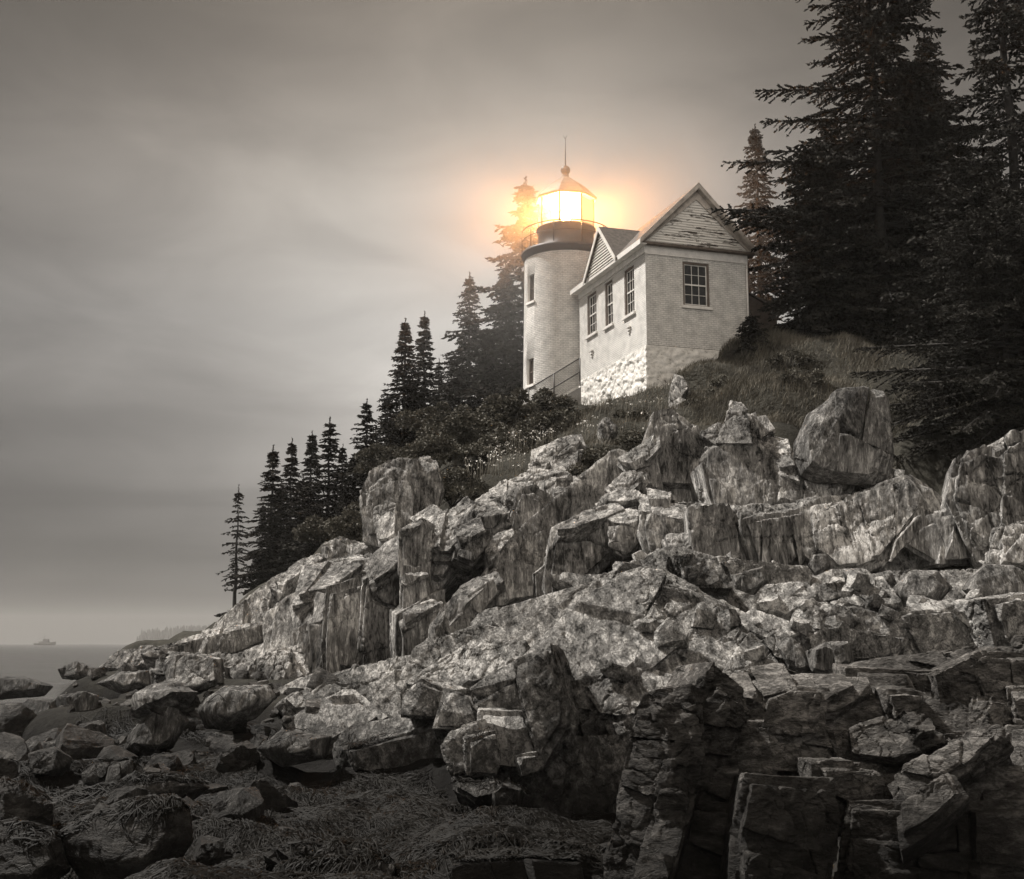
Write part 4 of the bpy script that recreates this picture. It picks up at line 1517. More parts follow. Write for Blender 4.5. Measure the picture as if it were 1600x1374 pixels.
# rockweed hanging over the low rocks
def seaweed():
    rr = random.Random(8)
    V, T = [], []
    k = 0
    clumps = []
    tries = 0
    while len(clumps) < 1500 and tries < 12000:
        tries += 1
        if rr.random() < .68:
            px, Y = rr.uniform(250, 970), rr.uniform(10.4, 20.5)
        else:
            px, Y = rr.uniform(-20, 420), rr.uniform(10.6, 27)
        x, y = (px - 800) / F * Y, Y
        p, nn = drop(x, y)
        if p is None or p.z > .95 or p.z < .02 or nn.z < .68:
            continue
        hs = [drop(p.x + dx_, p.y + dy_)[0] for dx_, dy_ in ((.16, 0), (-.16, 0), (0, .16), (0, -.16))]
        if any(h_ is None or abs(h_.z - p.z) > .17 for h_ in hs):
            continue
        clumps.append((p, nn))
    for (p, nn) in clumps:
        g = Vector((nn.x, nn.y, 0))
        if g.length < .05:
            g = Vector((rr.uniform(-1, 1), rr.uniform(-1, .2), 0))
        base = math.atan2(g.y, g.x) + rr.gauss(0, .15)
        if nn.z > .93:
            base = 9.0 * float(vnoise(np.array([[p.x * .45, p.y * .45, 0.]]), 77)[0])
        for s in range(rr.randint(24, 38)):
            x, y = p.x + rr.gauss(0, .16), p.y + rr.gauss(0, .16)
            a = base + rr.gauss(0, .22)
            curl = rr.gauss(0, .13)
            n = rr.randint(7, 13)
            step = rr.uniform(.05, .085)
            wdt = rr.uniform(.004, .008)
            pts = []
            zlast = None
            for i in range(n):
                q, qn = drop(x, y, 6)
                if q is None:
                    break
                z = q.z + .03 + .05 * math.sin(i / (n - 1) * math.pi) * rr.random()
                if zlast is not None:
                    if abs(z - zlast) > .09:
                        break
                pts.append((x, y, z))
                zlast = z
                x += math.cos(a) * step
                y += math.sin(a) * step
                a += curl + rr.gauss(0, .12)
            if len(pts) < 3:
                continue
            sx, sy = -math.sin(base) * wdt, math.cos(base) * wdt
            m = len(pts)
            for i, q in enumerate(pts):
                w = 1.0 if i < m - 1 else .25
                V.append((q[0] - sx * w, q[1] - sy * w, q[2] - .004))
                V.append((q[0], q[1], q[2] + wdt * .9))
                V.append((q[0] + sx * w, q[1] + sy * w, q[2] - .004))
            for i in range(m - 1):
                b = k + i * 3
                T.append((b, b + 1, b + 4, b + 3))
                T.append((b + 1, b + 2, b + 5, b + 4))
            k += 3 * m
    me = mesh_np('seaweed', V, T, [M['weed']], True)
    o = link('seaweed', me)
    tag(o, kind='stuff')


seaweed()

# ------------------------------------------------------------------ keeper's house
HZ = 14.62
H_ANG = R(18)
house = empty('keepers_house', (5.54, 50.0, HZ), H_ANG, 'white brick keepers house with steep gable, peeling clapboards and stone foundation', 'house')
HW, HL, HH = 4.72, 7.6, 4.16


def wall(mb, o, u, nrm, W, H, holes, reveal=.16):
    """flat wall with window openings and their reveals; uv in metres"""
    o, u, nrm = Vector(o), Vector(u), Vector(nrm)
    up = Vector((0, 0, 1))
    xs = sorted({0, W, *[h[0] for h in holes], *[h[1] for h in holes]})
    zs = sorted({0, H, *[h[2] for h in holes], *[h[3] for h in holes]})
    for a, b in zip(xs, xs[1:]):
        for c, d in zip(zs, zs[1:]):
            if any(h[0] <= a and b <= h[1] and h[2] <= c and d <= h[3] for h in holes):
                continue
            q = [(a, c), (b, c), (b, d), (a, d)]
            mb.face([o + u * s + up * t for s, t in q], q)
    for (a, b, c, d) in holes:
        q = [(a, c), (b, c), (b, d), (a, d)]
        for (p1, p2) in zip(q, q[1:] + q[:1]):
            A = o + u * p1[0] + up * p1[1]
            B = o + u * p2[0] + up * p2[1]
            mb.face([A, B, B - nrm * reveal, A - nrm * reveal], [p1, p2, (p2[0] + reveal, p2[1]), (p1[0] + reveal, p1[1])])


def sash_window(parent, o, u, nrm, a, b, c, d, cols, rows, sill=True, name='window'):
    """timber frame with meeting rail and glazing bars; the pane and the sill are its pieces"""
    o, u, nrm = Vector(o), Vector(u), Vector(nrm)
    up = Vector((0, 0, 1))
    Mx = Matrix((u.to_4d(), (-nrm).to_4d(), up.to_4d(), Vector((0, 0, 0, 1)))).transposed()
    Mx.translation = o
    for r_ in range(3):
        Mx[3][r_] = 0
    f = .07
    y0, y1 = .09, .155
    mb = MB()
    mb.box((a + .002, y0 - .05, c + .002), (a + f, y1, d - .002), Mx)
    mb.box((b - f, y0 - .05, c + .002), (b - .002, y1, d - .002), Mx)
    mb.box((a + f, y0 - .05, d - f), (b - f, y1, d - .002), Mx)
    mb.box((a + f, y0 - .05, c + .002), (b - f, y1, c + f), Mx)
    mb.build(name, M['dark_wood'], parent)
    w = bpy.data.objects[-1] if False else None
    return Mx


def full_window(parent, o, u, nrm, a, b, c, d, cols, rows):
    o, u, nrm = Vector(o), Vector(u), Vector(nrm)
    up = Vector((0, 0, 1))
    Mx = Matrix.Identity(4)
    for r_ in range(3):
        Mx[r_][0] = u[r_]
        Mx[r_][1] = -nrm[r_]
        Mx[r_][2] = up[r_]
        Mx[r_][3] = o[r_]
    f = .085
    y0, y1 = .03, .155
    mb = MB()
    mb.box((a + .003, y0, c + .003), (a + f, y1, d - .003), Mx)
    mb.box((b - f, y0, c + .003), (b - .003, y1, d - .003), Mx)
    mb.box((a + f, y0, d - f), (b - f, y1, d - .003), Mx)
    mb.box((a + f, y0, c + .003), (b - f, y1, c + .05), Mx)
    win = mb.build('window', M['dark_wood'], parent)
    a2, b2, c2, d2 = a + f, b - f, c + .05, d - f
    sb = MB()
    s = .042
    ys, ye = .085, .125
    sb.box((a2, ys, c2), (a2 + s, ye, d2), Mx)
    sb.box((b2 - s, ys, c2), (b2, ye, d2), Mx)
    sb.box((a2 + s, ys, d2 - s), (b2 - s, ye, d2), Mx)
    sb.box((a2 + s, ys, c2), (b2 - s, ye, c2 + s * 1.3), Mx)
    zm = (c2 + d2) / 2
    sb.box((a2 + s, ys - .015, zm - .03), (b2 - s, ye, zm + .03), Mx)
    bw = .022
    for k in range(1, cols):
        x = a2 + s + (b2 - a2 - 2 * s) * k / cols
        sb.box((x - bw / 2, ys + .008, c2 + s * 1.3), (x + bw / 2, ye - .003, zm - .03), Mx)
        sb.box((x - bw / 2, ys + .008, zm + .03), (x + bw / 2, ye - .003, d2 - s), Mx)
    for (z0, z1) in ((c2 + s * 1.3, zm - .03), (zm + .03, d2 - s)):
        for k in range(1, rows // 2):
            z = z0 + (z1 - z0) * k / (rows // 2)
            sb.box((a2 + s, ys + .010, z - bw / 2), (b2 - s, ye - .005, z + bw / 2), Mx)
    sb.build('sash', M['white_paint'], win)
    pn = MB()
    pn.box((a2 + .002, .132, c2 + .002), (b2 - .002, .140, d2 - .002), Mx)
    pn.build('pane', M['window_pane'], win)
    sl = MB()
    sl.box((a - .10, -.09, c - .13), (b + .10, .0299, c - .001), Mx)
    sl.build('sill', M['white_paint'], win, bevel=.012)
    return win


GW = [(1.70, 2.93, 1.80, 3.70)]                                   # gable window: u0,u1,z0,z1
LWIN = [(1.18, 2.24, 1.70, 3.76), (3.55, 4.43, 1.78, 3.80), (5.47, 6.62, 1.87, 3.80)]

mb = MB()
wall(mb, (0, 0, 0), (1, 0, 0), (0, -1, 0), HW, HH, GW)
# left wall runs back from the corner; its outward side is -x
left_o = (0, HL, 0)
wall(mb, left_o, (0, -1, 0), (-1, 0, 0), HL, HH, [(HL - b, HL - a, c, d) for a, b, c, d in LWIN])
wall(mb, (HW, 0, 0), (0, 1, 0), (1, 0, 0), HL, HH, [])
wall(mb, (HW, HL, 0), (-1, 0, 0), (0, 1, 0), HW, HH, [])
mb.build('wall', M['brick'], house, recalc=False)
full_window(house, (0, 0, 0), (1, 0, 0), (0, -1, 0), *GW[0], 3, 4)
for (a, b, c, d) in LWIN:
    full_window(house, left_o, (0, -1, 0), (-1, 0, 0), HL - b, HL - a, c, d, 2 if b - a < .95 else 3, 4)

# dark lining behind the walls so that no light leaks through the panes' edges
PEAK = 7.10
EV = .36
slope = (PEAK - HH - .02) / (HW / 2 + EV)
GO = .34
th = .13
xm = HW / 2
zE = HH + .10            # underside at the eave tip
rise = PEAK - zE
mb = MB()
for sgn in (-1, 1):
    e = xm + sgn * (HW / 2 + EV)
    A, B = (e, -GO, zE), (xm, -GO, PEAK - th)
    A2, B2 = (e, HL + .25, zE), (xm, HL + .25, PEAK - th)
    T = Vector((0, 0, th))
    mb.hexa([A, B, B2, A2, Vector(A) + T, Vector(B) + T, Vector(B2) + T, Vector(A2) + T])
roof = mb.build('roof', M['shingle'], house)
# peeling clapboards of the front gable, one lapped board per course
mb = MB()
zb = HH + .16
sl_ = (PEAK - th - zE) / (HW / 2 + EV)
n_c = 20
ztop = PEAK - th - .42
for k in range(n_c):
    z0 = zb + (ztop - zb) * k / n_c
    z1 = zb + (ztop - zb) * (k + 1) / n_c
    h0 = (PEAK - th - .05 - z0) / sl_
    h1 = (PEAK - th - .05 - z1) / sl_
    if h1 <= .02:
        continue
    j = .006 * ((k * 7) % 3)
    mb.hexa([(xm - h0, -.075 - j, z0), (xm + h0, -.075 - j, z0), (xm + h0, .02, z0), (xm - h0, .02, z0),
             (xm - h1, -.035 - j, z1 + .004), (xm + h1, -.035 - j, z1 + .004), (xm + h1, .02, z1 + .004), (xm - h1, .02, z1 + .004)])
mb.build('gable_boards', M['peel'], house)
mb = MB()   # gable backing above the brick
mb.face([(0, .03, HH), (HW, .03, HH), (xm, .03, HH + sl_ * HW / 2)])
mb.build('gable_backing', M['dark_wood'], house)
# frieze and eave boards
mb = MB()
mb.box((-.02, -.055, HH - .30), (HW + .02, -.002, HH + .06))
mb.box((-.055, -.0545, HH - .24), (-.002, HL, HH + .06))
mb.build('frieze', M['white_paint'], house)
mb = MB()   # gable cornice: dark moulding that carries the boards
mb.box((-EV + .03, -GO + .04, HH + .062), (HW + EV - .03, -.0015, HH + .155))
mb.build('cornice', M['dark_wood'], house)
mb = MB()   # soffit and fascia along the left eave
mb.box((-EV - .022, -GO, zE - .10), (-EV + .012, HL + .25, zE + .115))
mb.box((-EV + .014, -GO + .02, zE - .075), (-.057, HL + .2, zE - .04))
mb.build('fascia', M['white_paint'], house)
for sgn in (-1, 1):   # rake boards
    mb = MB()
    e = xm + sgn * (HW / 2 + EV + .02)
    mb.hexa([(e, -GO - .045, zE - .09), (xm, -GO - .045, PEAK - th - .10), (xm, -GO - .004, PEAK - th - .10), (e, -GO - .004, zE - .09),
             (e, -GO - .045, zE + .15), (xm, -GO - .045, PEAK + .02), (xm, -GO - .004, PEAK + .02), (e, -GO - .004, zE + .15)])
    e2 = xm + sgn * (HW / 2 + EV - .06)
    mb.hexa([(e2, -GO, zE - .05), (xm, -GO, PEAK - th - .12), (xm, -.08, PEAK - th - .12), (e2, -.08, zE - .05),
             (e2, -GO, zE - .01), (xm, -GO, PEAK - th - .01), (xm, -.08, PEAK - th - .01), (e2, -.08, zE - .01)])
    # inner trim against the boards
    e3 = xm + sgn * (HW / 2 + .10)
    mb.hexa([(e3, -.12, zE + .06), (xm, -.12, PEAK - th - .52), (xm, -.085, PEAK - th - .52), (e3, -.085, zE + .06),
             (e3, -.12, zE + .34), (xm, -.12, PEAK - th - .14), (xm, -.085, PEAK - th - .14), (e3, -.085, zE + .34)])
    mb.build('rake_board', M['worn_trim'], house)
# cross gable over the left eave
dc, dh, dz0, dpk = 3.95, 1.72, zE + .06, zE + 1.92
dx = -EV + .05
dormer = MB()
n_c = 12
for k in range(n_c):
    z0 = dz0 + (dpk - .25 - dz0) * k / n_c
    z1 = dz0 + (dpk - .25 - dz0) * (k + 1) / n_c
    h0 = dh * (dpk - .1 - z0) / (dpk - dz0)
    h1 = dh * (dpk - .1 - z1) / (dpk - dz0)
    dormer.hexa([(dx - .10, dc - h0, z0), (dx + .04, dc - h0, z0), (dx + .04, dc + h0, z0), (dx - .10, dc + h0, z0),
                 (dx - .015, dc - h1, z1), (dx + .04, dc - h1, z1), (dx + .04, dc + h1, z1), (dx - .015, dc + h1, z1)])
dm = dormer.build('dormer', M['white_paint'], house)
mb = MB()
for sgn in (-1, 1):
    A, B = (dx - .16, dc + sgn * (dh + .16), dz0 - .14), (dx - .16, dc, dpk)
    A2, B2 = (dx + 2.6, dc + sgn * (dh + .16), dz0 - .14), (dx + 2.6, dc, dpk)
    T = Vector((0, 0, .11))
    mb.hexa([A, B, B2, A2, Vector(A) + T, Vector(B) + T, Vector(B2) + T, Vector(A2) + T])
mb.build('dormer_roof', M['shingle'], dm)
mb = MB()
for sgn in (-1, 1):
    A, B = (dx - .20, dc + sgn * (dh + .17), dz0 - .22), (dx - .20, dc, dpk - .10)
    A2, B2 = (dx - .162, dc + sgn * (dh + .17), dz0 - .22), (dx - .162, dc, dpk - .10)
    T = Vector((0, 0, .22))
    mb.hexa([A, B, B2, A2, Vector(A) + T, Vector(B) + T, Vector(B2) + T, Vector(A2) + T])
mb.build('dormer_trim', M['white_paint'], dm)
# rain pipe on the right corner
mb = MB()
mb.tube([(HW - .06, -.10, HH - .32), (HW - .06, -.10, .6)], .045, 8)
mb.build('rain_pipe', M['white_paint'], house)
# iron shutter brackets below two windows
for yy, zz in ((1.75, 1.12), (6.05, 1.05)):
    mb = MB()
    mb.box((-.10, yy - .17, zz), (-.002, yy + .17, zz + .05))
    mb.box((-.08, yy - .12, zz - .13), (-.002, yy + .12, zz - .08))
    mb.box((-.06, yy - .07, zz - .26), (-.002, yy + .07, zz - .21))
    mb.build('wall_bracket', M['white_paint'], house)
# lean-to at the back right
mb = MB()
mb.hexa([(HW + .001, 2.6, -1.0), (HW + 2.9, 2.6, -1.0), (HW + 2.9, 5.6, -1.0), (HW + .001, 5.6, -1.0),
         (HW + .001, 2.6, 4.02), (HW + 2.9, 2.6, 2.72), (HW + 2.9, 5.6, 2.72), (HW + .001, 5.6, 4.02)])
lt = mb.build('lean_to', M['dark_wood'], house)
mb = MB()
mb.hexa([(HW + .003, 2.5, 4.04), (HW + 3.1, 2.5, 2.65), (HW + 3.1, 5.7, 2.65), (HW + .003, 5.7, 4.04),
         (HW + .003, 2.5, 4.12), (HW + 3.1, 2.5, 2.73), (HW + 3.1, 5.7, 2.73), (HW + .003, 5.7, 4.12)])
mb.build('lean_to_roof', M['shingle'], lt)
for xx in (HW + 3.25,):
    mb = MB()
    mb.box((xx, 2.3, -1.0), (xx + .10, 2.4, 2.2))
    mb.build('post', M['white_paint'], lt)


def foundation():
    """rubble stone base, whitewashed: a block remeshed and given stone-sized relief"""
    bm = bmesh.new()
    bmesh.ops.create_cube(bm, size=1)
    for v in bm.verts:
        t = (v.co.z + .5)
        g = .06 + (1 - t) * .10
        v.co = Vector(((v.co.x + .5) * (HW + 2 * g) - g, (v.co.y + .5) * (HL + 2 * g) - g, -3.6 + t * 3.58))
    me = bpy.data.meshes.new('tmp')
    bm.to_mesh(me)
    bm.free()
    me, P, Nn = remeshed(me, .055)
    s = P * np.array([1.5, 1.5, 2.6])
    s = s + np.stack([fbm(P * 1.5, 3, 400 + k) for k in range(3)], 1) * 1.1
    f1, f2, rid, off = voronoi(s, 81)
    e = np.clip((f2 - f1) / .22, 0, 1)
    h = .05 * e + .07 * (rid - .5) + .10 * off[:, 0] * (rid - .5) + .09 * fbm(P * 5, 5, 77) - .03
    fade = np.clip((-.02 - P[:, 2]) / .25, 0, 1)
    P2 = P + Nn * (h * (Nn[:, 2] < .5) * fade)[:, None]
    me.vertices.foreach_set('co', P2.astype(np.float32).ravel())
    me.polygons.foreach_set('use_smooth', np.ones(len(me.polygons), dtype=bool))
    me.materials.clear()
    me.materials.append(M['stone'])
    me.name = 'foundation'
    me.update()
    link('foundation', me, house)


foundation()

# ------------------------------------------------------------------ lighthouse
LX, LY = 2.69, 59.8
TZ = 12.93
light = empty('lighthouse', (LX, LY, TZ), 0, 'round white brick lighthouse tower with its lamp burning in a glazed lantern', 'lighthouse')
light.scale = (1.032, 1.032, 1.032)
TR = 2.0
TT = 8.25       # tower top above its base


def tower_wall():
    mb = MB()
    wins = [(-149, 5.75, 7.05, 8), (-149, 1.75, 3.0, 8)]      # angle, z0, z1, half width in degrees
    angs = set(range(0, 360, 6))
    for a, z0, z1, hw in wins:
        a %= 360
        angs |= {a - hw, a + hw}
        angs -= {q for q in angs if a - hw < q < a + hw}
    angs = sorted(q % 360 for q in angs)
    zs = sorted({0, 1.0, TT, *[w[1] for w in wins], *[w[2] for w in wins], 4.2, 8.0})
    rad = lambda z: TR + .10 * (1 - z / TT)
    pt = lambda a, z, dr=0: (math.cos(R(a)) * (rad(z) + dr), math.sin(R(a)) * (rad(z) + dr), z)
    for a, b in zip(angs, angs[1:] + [angs[0] + 360]):
        for c, d in zip(zs, zs[1:]):
            hole = [w for w in wins if abs(((a + b) / 2 - w[0] + 180) % 360 - 180) < w[3] and w[1] <= c and d <= w[2]]
            ua, ub = R(a) * TR, R(b) * TR
            if not hole:
                f = mb.face([pt(a, c), pt(b, c), pt(b, d), pt(a, d)], [(ua, c), (ub, c), (ub, d), (ua, d)])
                f.smooth = True
            else:
                rv = -.24
                for (p, q) in (((a, c), (b, c)), ((b, c), (b, d)), ((b, d), (a, d)), ((a, d), (a, c))):
                    mb.face([pt(*p), pt(*q), pt(q[0], q[1], rv), pt(p[0], p[1], rv)])
    bmesh.ops.remove_doubles(mb.bm, verts=mb.bm.verts, dist=.001)
    o = mb.build('tower_wall', M['brick'], light, recalc=False)
    for a, z0, z1, hw in wins:
        w = MB()
        p = lambda aa, z, dr: pt(aa, z, dr)
        for (x0, x1, c0, c1) in ((a - hw, a - hw + 2.2, z0, z1), (a + hw - 2.2, a + hw, z0, z1), (a - hw + 2.2, a + hw - 2.2, z1 - .09, z1), (a - hw + 2.2, a + hw - 2.2, z0, z0 + .09),
                                 (a - hw + 2.2, a + hw - 2.2, (z0 + z1) / 2 - .03, (z0 + z1) / 2 + .03), (a - .5, a + .5, z0 + .09, z1 - .09)):
            w.hexa([p(x0, c0, -.19), p(x1, c0, -.19), p(x1, c0, -.12), p(x0, c0, -.12), p(x0, c1, -.19), p(x1, c1, -.19), p(x1, c1, -.12), p(x0, c1, -.12)])
        wo = w.build('window', M['dark_wood'], light)
        g = MB()
        g.hexa([p(a - hw, z0, -.23), p(a + hw, z0, -.23), p(a + hw, z0, -.20), p(a - hw, z0, -.20), p(a - hw, z1, -.23), p(a + hw, z1, -.23), p(a + hw, z1, -.20), p(a - hw, z1, -.20)])
        g.build('pane', M['window_pane'], wo)
        s = MB()
        s.hexa([p(a - hw - 2, z0 - .12, -.02), p(a + hw + 2, z0 - .12, -.02), p(a + hw + 2, z0 - .12, .08), p(a - hw - 2, z0 - .12, .08),
                p(a - hw - 2, z0 - .002, -.02), p(a + hw + 2, z0 - .002, -.02), p(a + hw + 2, z0 - .002, .06), p(a - hw - 2, z0 - .002, .06)])
        s.build('sill', M['white_paint'], wo)


tower_wall()
MB().lathe([(TR - .05, TT - .28), (TR + .05, TT - .26), (TR + .07, TT - .06), (TR + .16, TT - .02), (TR + .17, TT + .10), (0, TT + .15)], 48).build('gallery_deck', M['lantern_black'], light)
LB = TT + .15
MB().lathe([(1.40, LB), (1.40, LB + .10), (1.34, LB + .14), (1.34, LB + 1.08), (1.44, LB + 1.12), (1.44, LB + 1.20), (0, LB + 1.21)], 32).build('lantern_base', M['lantern_black'], light)
G0, G1 = LB + 1.20, LB + 2.66
NS = 8
A0 = R(-90 + 22.5 + 8)
GRD = 1.36
corner = lambda k, r, z: (math.cos(A0 + 2 * math.pi * k / NS) * r, math.sin(A0 + 2 * math.pi * k / NS) * r, z)
for k in range(NS):
    mb = MB()
    a, b = Vector(corner(k, GRD, 0)), Vector(corner(k + 1, GRD, 0))
    d = (b - a).normalized()
    a, b = a + d * .04, b - d * .04
    mb.face([a + Vector((0, 0, G0 + .01)), b + Vector((0, 0, G0 + .01)), b + Vector((0, 0, G1 - .01)), a + Vector((0, 0, G1 - .01))])
    mb.build('lantern_pane', M['glass'], light)
for k in range(NS):
    MB().tube([corner(k, GRD, G0), corner(k, GRD, G1)], .042, 6).build('glazing_bar', M['lantern_black'], light)
# eight sided roof
mb = MB()
mb.lathe([(GRD - .12, G1 - .02), (GRD + .16, G1 - .05), (GRD + .18, G1 + .06), (.95, G1 + .66), (.30, G1 + 1.14), (.17, G1 + 1.22), (.15, G1 + 1.36), (0, G1 + 1.37)], NS, smooth=False, a0=A0)
mb.lathe([(GRD - .12, G1 - .02), (GRD - .2, G1 + .03), (.3, G1 + .8), (0, G1 + .85)], NS, smooth=False, a0=A0)
lr = mb.build('lantern_roof', M['lantern_roof'], light, recalc=False)
mb = MB()
zc = G1 + 1.58
mb.lathe([(0, zc - .25)] + [(.235 * math.sin(math.pi * k / 12), zc - .235 * math.cos(math.pi * k / 12)) for k in range(1, 12)] + [(0, zc + .235)], 24)
mb.build('vent_ball', M['lantern_black'], lr)
mb = MB()
mb.tube([(0, 0, zc + .2), (0, 0, zc + 1.62)], [.035, .022], 6)
mb.tube([(0, 0, zc + 1.60), (-.10, 0, zc + 1.82)], [.018, .008], 5)
mb.tube([(0, 0, zc + 1.60), (.10, 0, zc + 1.82)], [.018, .008], 5)
mb.build('lightning_rod', M['iron'], lr)
# gallery railing
mb = MB()
RR = TR + .12
for zz, rd in ((LB + 1.02, .026), (LB + .55, .018)):
    pts = [(math.cos(R(a)) * RR, math.sin(R(a)) * RR, zz) for a in range(0, 361, 8)]
    mb.tube(pts, rd, 6, caps=False)
for a in range(0, 360, 36):
    mb.tube([(math.cos(R(a)) * RR, math.sin(R(a)) * RR, LB), (math.cos(R(a)) * RR, math.sin(R(a)) * RR, LB + 1.02)], .024, 6)
mb.build('railing', M['iron'], light)
# the lamp and its light
mb = MB()
zc = (G0 + G1) / 2
mb.lathe([(0, zc - .34)] + [(.25 * math.sin(math.pi * k / 14), zc - .34 * math.cos(math.pi * k / 14)) for k in range(1, 14)] + [(0, zc + .34)], 24)
lamp_o = mb.build('lamp', M['lamp'], light)
mb = MB()
mb.lathe([(.16, LB + 1.19), (.16, zc - .40), (.24, zc - .38), (.24, zc - .35), (0, zc - .35)], 16)
mb.build('lamp_stand', M['iron'], light)
LAMP_Z = TZ + zc * 1.032
ld = bpy.data.lights.new('lamp_light', 'POINT')
ld.energy = 14000
ld.color = (1.0, .40, .10)
ld.shadow_soft_size = .5
lo = bpy.data.objects.new('lamp_light', ld)
COL.objects.link(lo)
lo.parent = light
lo.location = (0, 0, zc)

# fence and low wall at the tower's foot
fence = empty('iron_fence', at(905, 625, 54.8), 0, 'thin iron fence with wire mesh on a low wall below the tower', 'fence')
fo = np.array(fence.location)
fa, fb = at(826, 608, 55.2), at(906, 560, 54.0)
dirv = fb - fa
for t in (0.0, .5, 1.0):
    p = fa + dirv * t - fo
    MB().tube([p + np.array([0, 0, -1.25]), p], .035, 6).build('post', M['wire'], fence)
mb = MB()
for dz in (0, -.62):
    mb.tube([fa - fo + np.array([0, 0, dz]), fb - fo + np.array([0, 0, dz])], .028, 6)
mb.build('rail', M['wire'], fence)
mb = MB()
for k in range(1, 44):
    p = fa + dirv * k / 44 - fo
    mb.tube([p + np.array([0, 0, -1.2]), p], .006, 4)
for k in range(1, 16):
    q = np.array([0, 0, -1.2 * k / 16])
    mb.tube([fa - fo + q, fb - fo + q], .005, 4)
mb.build('wire_mesh', M['wire'], fence)
mb = MB()
wa, wb = fa + np.array([0, .15, -1.25]), fb + np.array([0.05, .15, -1.25])
q = np.array([0, .3, 0])
dn = np.array([0, 0, -2.2])
mb.hexa([wa + dn, wb + dn, wb + dn + q, wa + dn + q, wa, wb, wb + q, wa + q])
lw = mb.build('retaining_wall', M['concrete'])
tag(lw, 'low grey concrete wall under the iron fence beside the foundation', 'wall')


# ------------------------------------------------------------------ trees
def quads(C, D, Ln, W, rs):
    """leaf-sized diamonds: centres, directions, lengths, widths"""
    n = len(C)
    rnd = rs.normal(size=(n, 3))
    side = np.cross(D, rnd)
    side /= np.linalg.norm(side, axis=1, keepdims=True) + 1e-9
    a = C - D * (Ln * .5)[:, None]
    b = C + side * (W * .5)[:, None]
    c = C + D * (Ln * .5)[:, None]
    d = C - side * (W * .5)[:, None]
    V = np.stack([a, b, c, d], 1).reshape(-1, 3)
    return V, np.arange(4 * n).reshape(-1, 4)


def spruce_mesh(seed, H, Rb, whorls, leaf=.13, crown0=.04, ragged=.25, twig=.20, prof=.85, droop=.25, per=(5, 7), extra=(), dens=1.0, lean=0.0):
    """returns trunk+limb mesh builder data and the foliage quads"""
    rs = np.random.RandomState(seed)
    rr = random.Random(seed)
    tr = MB()
    n = 10
    tp = [(lean * (k / n) ** 2 * H + math.sin(k * 1.7 + seed) * .004 * H, math.cos(k * 1.3 + seed) * .004 * H, H * k / n - (.4 if k == 0 else 0)) for k in range(n + 1)]
    r0 = .011 * H + .05
    tr.tube(tp, [r0 * (1 - .93 * k / n) for k in range(n + 1)], 8)

    def trunk_at(z):
        t = max(0, min(1, z / H))
        return np.array([lean * t ** 2 * H, 0, z])

    C, D, S, W = [], [], [], []

    def branch(z, az, L, s0, dr, thick=None):
        base = trunk_at(z)
        out = np.array([math.cos(az), math.sin(az), 0])
        lat = np.array([-math.sin(az), math.cos(az), 0])
        wob = rr.uniform(-.12, .12)

        def pos(t):
            return base + out * (L * t) + lat * (wob * L * t * t) + np.array([0, 0, L * (s0 * t - dr * t * t + .55 * dr * t ** 3)])
        pts = [pos(t) for t in (0, .3, .6, .95)]
        if L > .45:
            tr.tube(pts, [max(.012, .018 * L) * q for q in (1, .8, .55, .2)], 4, caps=False)
        nt_ = max(4, int(L / twig * dens))
        for k in range(nt_):
            t = .12 + .88 * (k + rr.random()) / nt_
            p = pos(t)
            tl = (.16 + .34 * L * (1 - t) ** .8 * min(1, t * 4)) * rr.uniform(.6, 1.25)
            tl = min(tl, .95)
            for sg in (-1, 1):
                a = rr.uniform(.5, 1.05)
                dirn = out * math.cos(a) + lat * (sg * math.sin(a)) + np.array([0, 0, rr.uniform(-.45, .12)])
                dirn /= np.linalg.norm(dirn)
                m = max(1, int(tl / (leaf * .62)))
                for i in range(m * 2):
                    i = i * .5
                    q = p + dirn * (tl * (i + .5) / m) + np.array([0, 0, -.12 * tl * ((i + .5) / m) ** 2])
                    C.append(q)
                    jd = dirn + np.array([rr.gauss(0, .6), rr.gauss(0, .6), rr.gauss(0, .5)])
                    D.append(jd / np.linalg.norm(jd))
                    S.append(leaf * rr.uniform(.9, 1.7))
                    W.append(leaf * rr.uniform(.40, .75))
            # needles along the limb itself
            C.append(p)
            D.append(out)
            S.append(leaf * 1.6)
            W.append(leaf * .8)

    z0 = H * crown0
    for w in range(whorls):
        u = (w + rr.uniform(-.3, .3)) / whorls
        u = min(max(u, 0), .985)
        z = z0 + (H - z0) * (1 - (1 - u) ** 1.12)
        rel = 1 - (z - z0) / (H - z0)
        env = Rb * (rel ** prof) * (1 if rel < .85 else .9)
        k = rr.randint(*per)
        a0 = rr.uniform(0, 6.28)
        for i in range(k):
            L = env * rr.uniform(1 - ragged * 1.6, 1 + ragged) + .06
            if rr.random() < .05:
                L *= .4
            s0 = .55 - 1.0 * rel ** .6 + rr.uniform(-.12, .12) + (.0 if rel > .1 else .35)
            branch(z + rr.uniform(-.1, .1), a0 + 6.283 * i / k + rr.uniform(-.25, .25), L, s0 * .6, droop * rr.uniform(.6, 1.4))
    for (z, az, L, s0, dr) in extra:
        branch(z, az, L, s0, dr)
    # leader
    for i in range(44):
        C.append(trunk_at(H) + np.array([0, 0, .30 - .025 * i]) + np.array([rr.gauss(0, .02), rr.gauss(0, .02), .05]))
        D.append(np.array([rr.gauss(0, .4), rr.gauss(0, .4), 1]) / 1.15)
        S.append(leaf * (.7 + .015 * i))
        W.append(leaf * .45)
    V, Fq = quads(np.array(C), np.array(D), np.array(S), np.array(W), rs)
    return tr, V, Fq


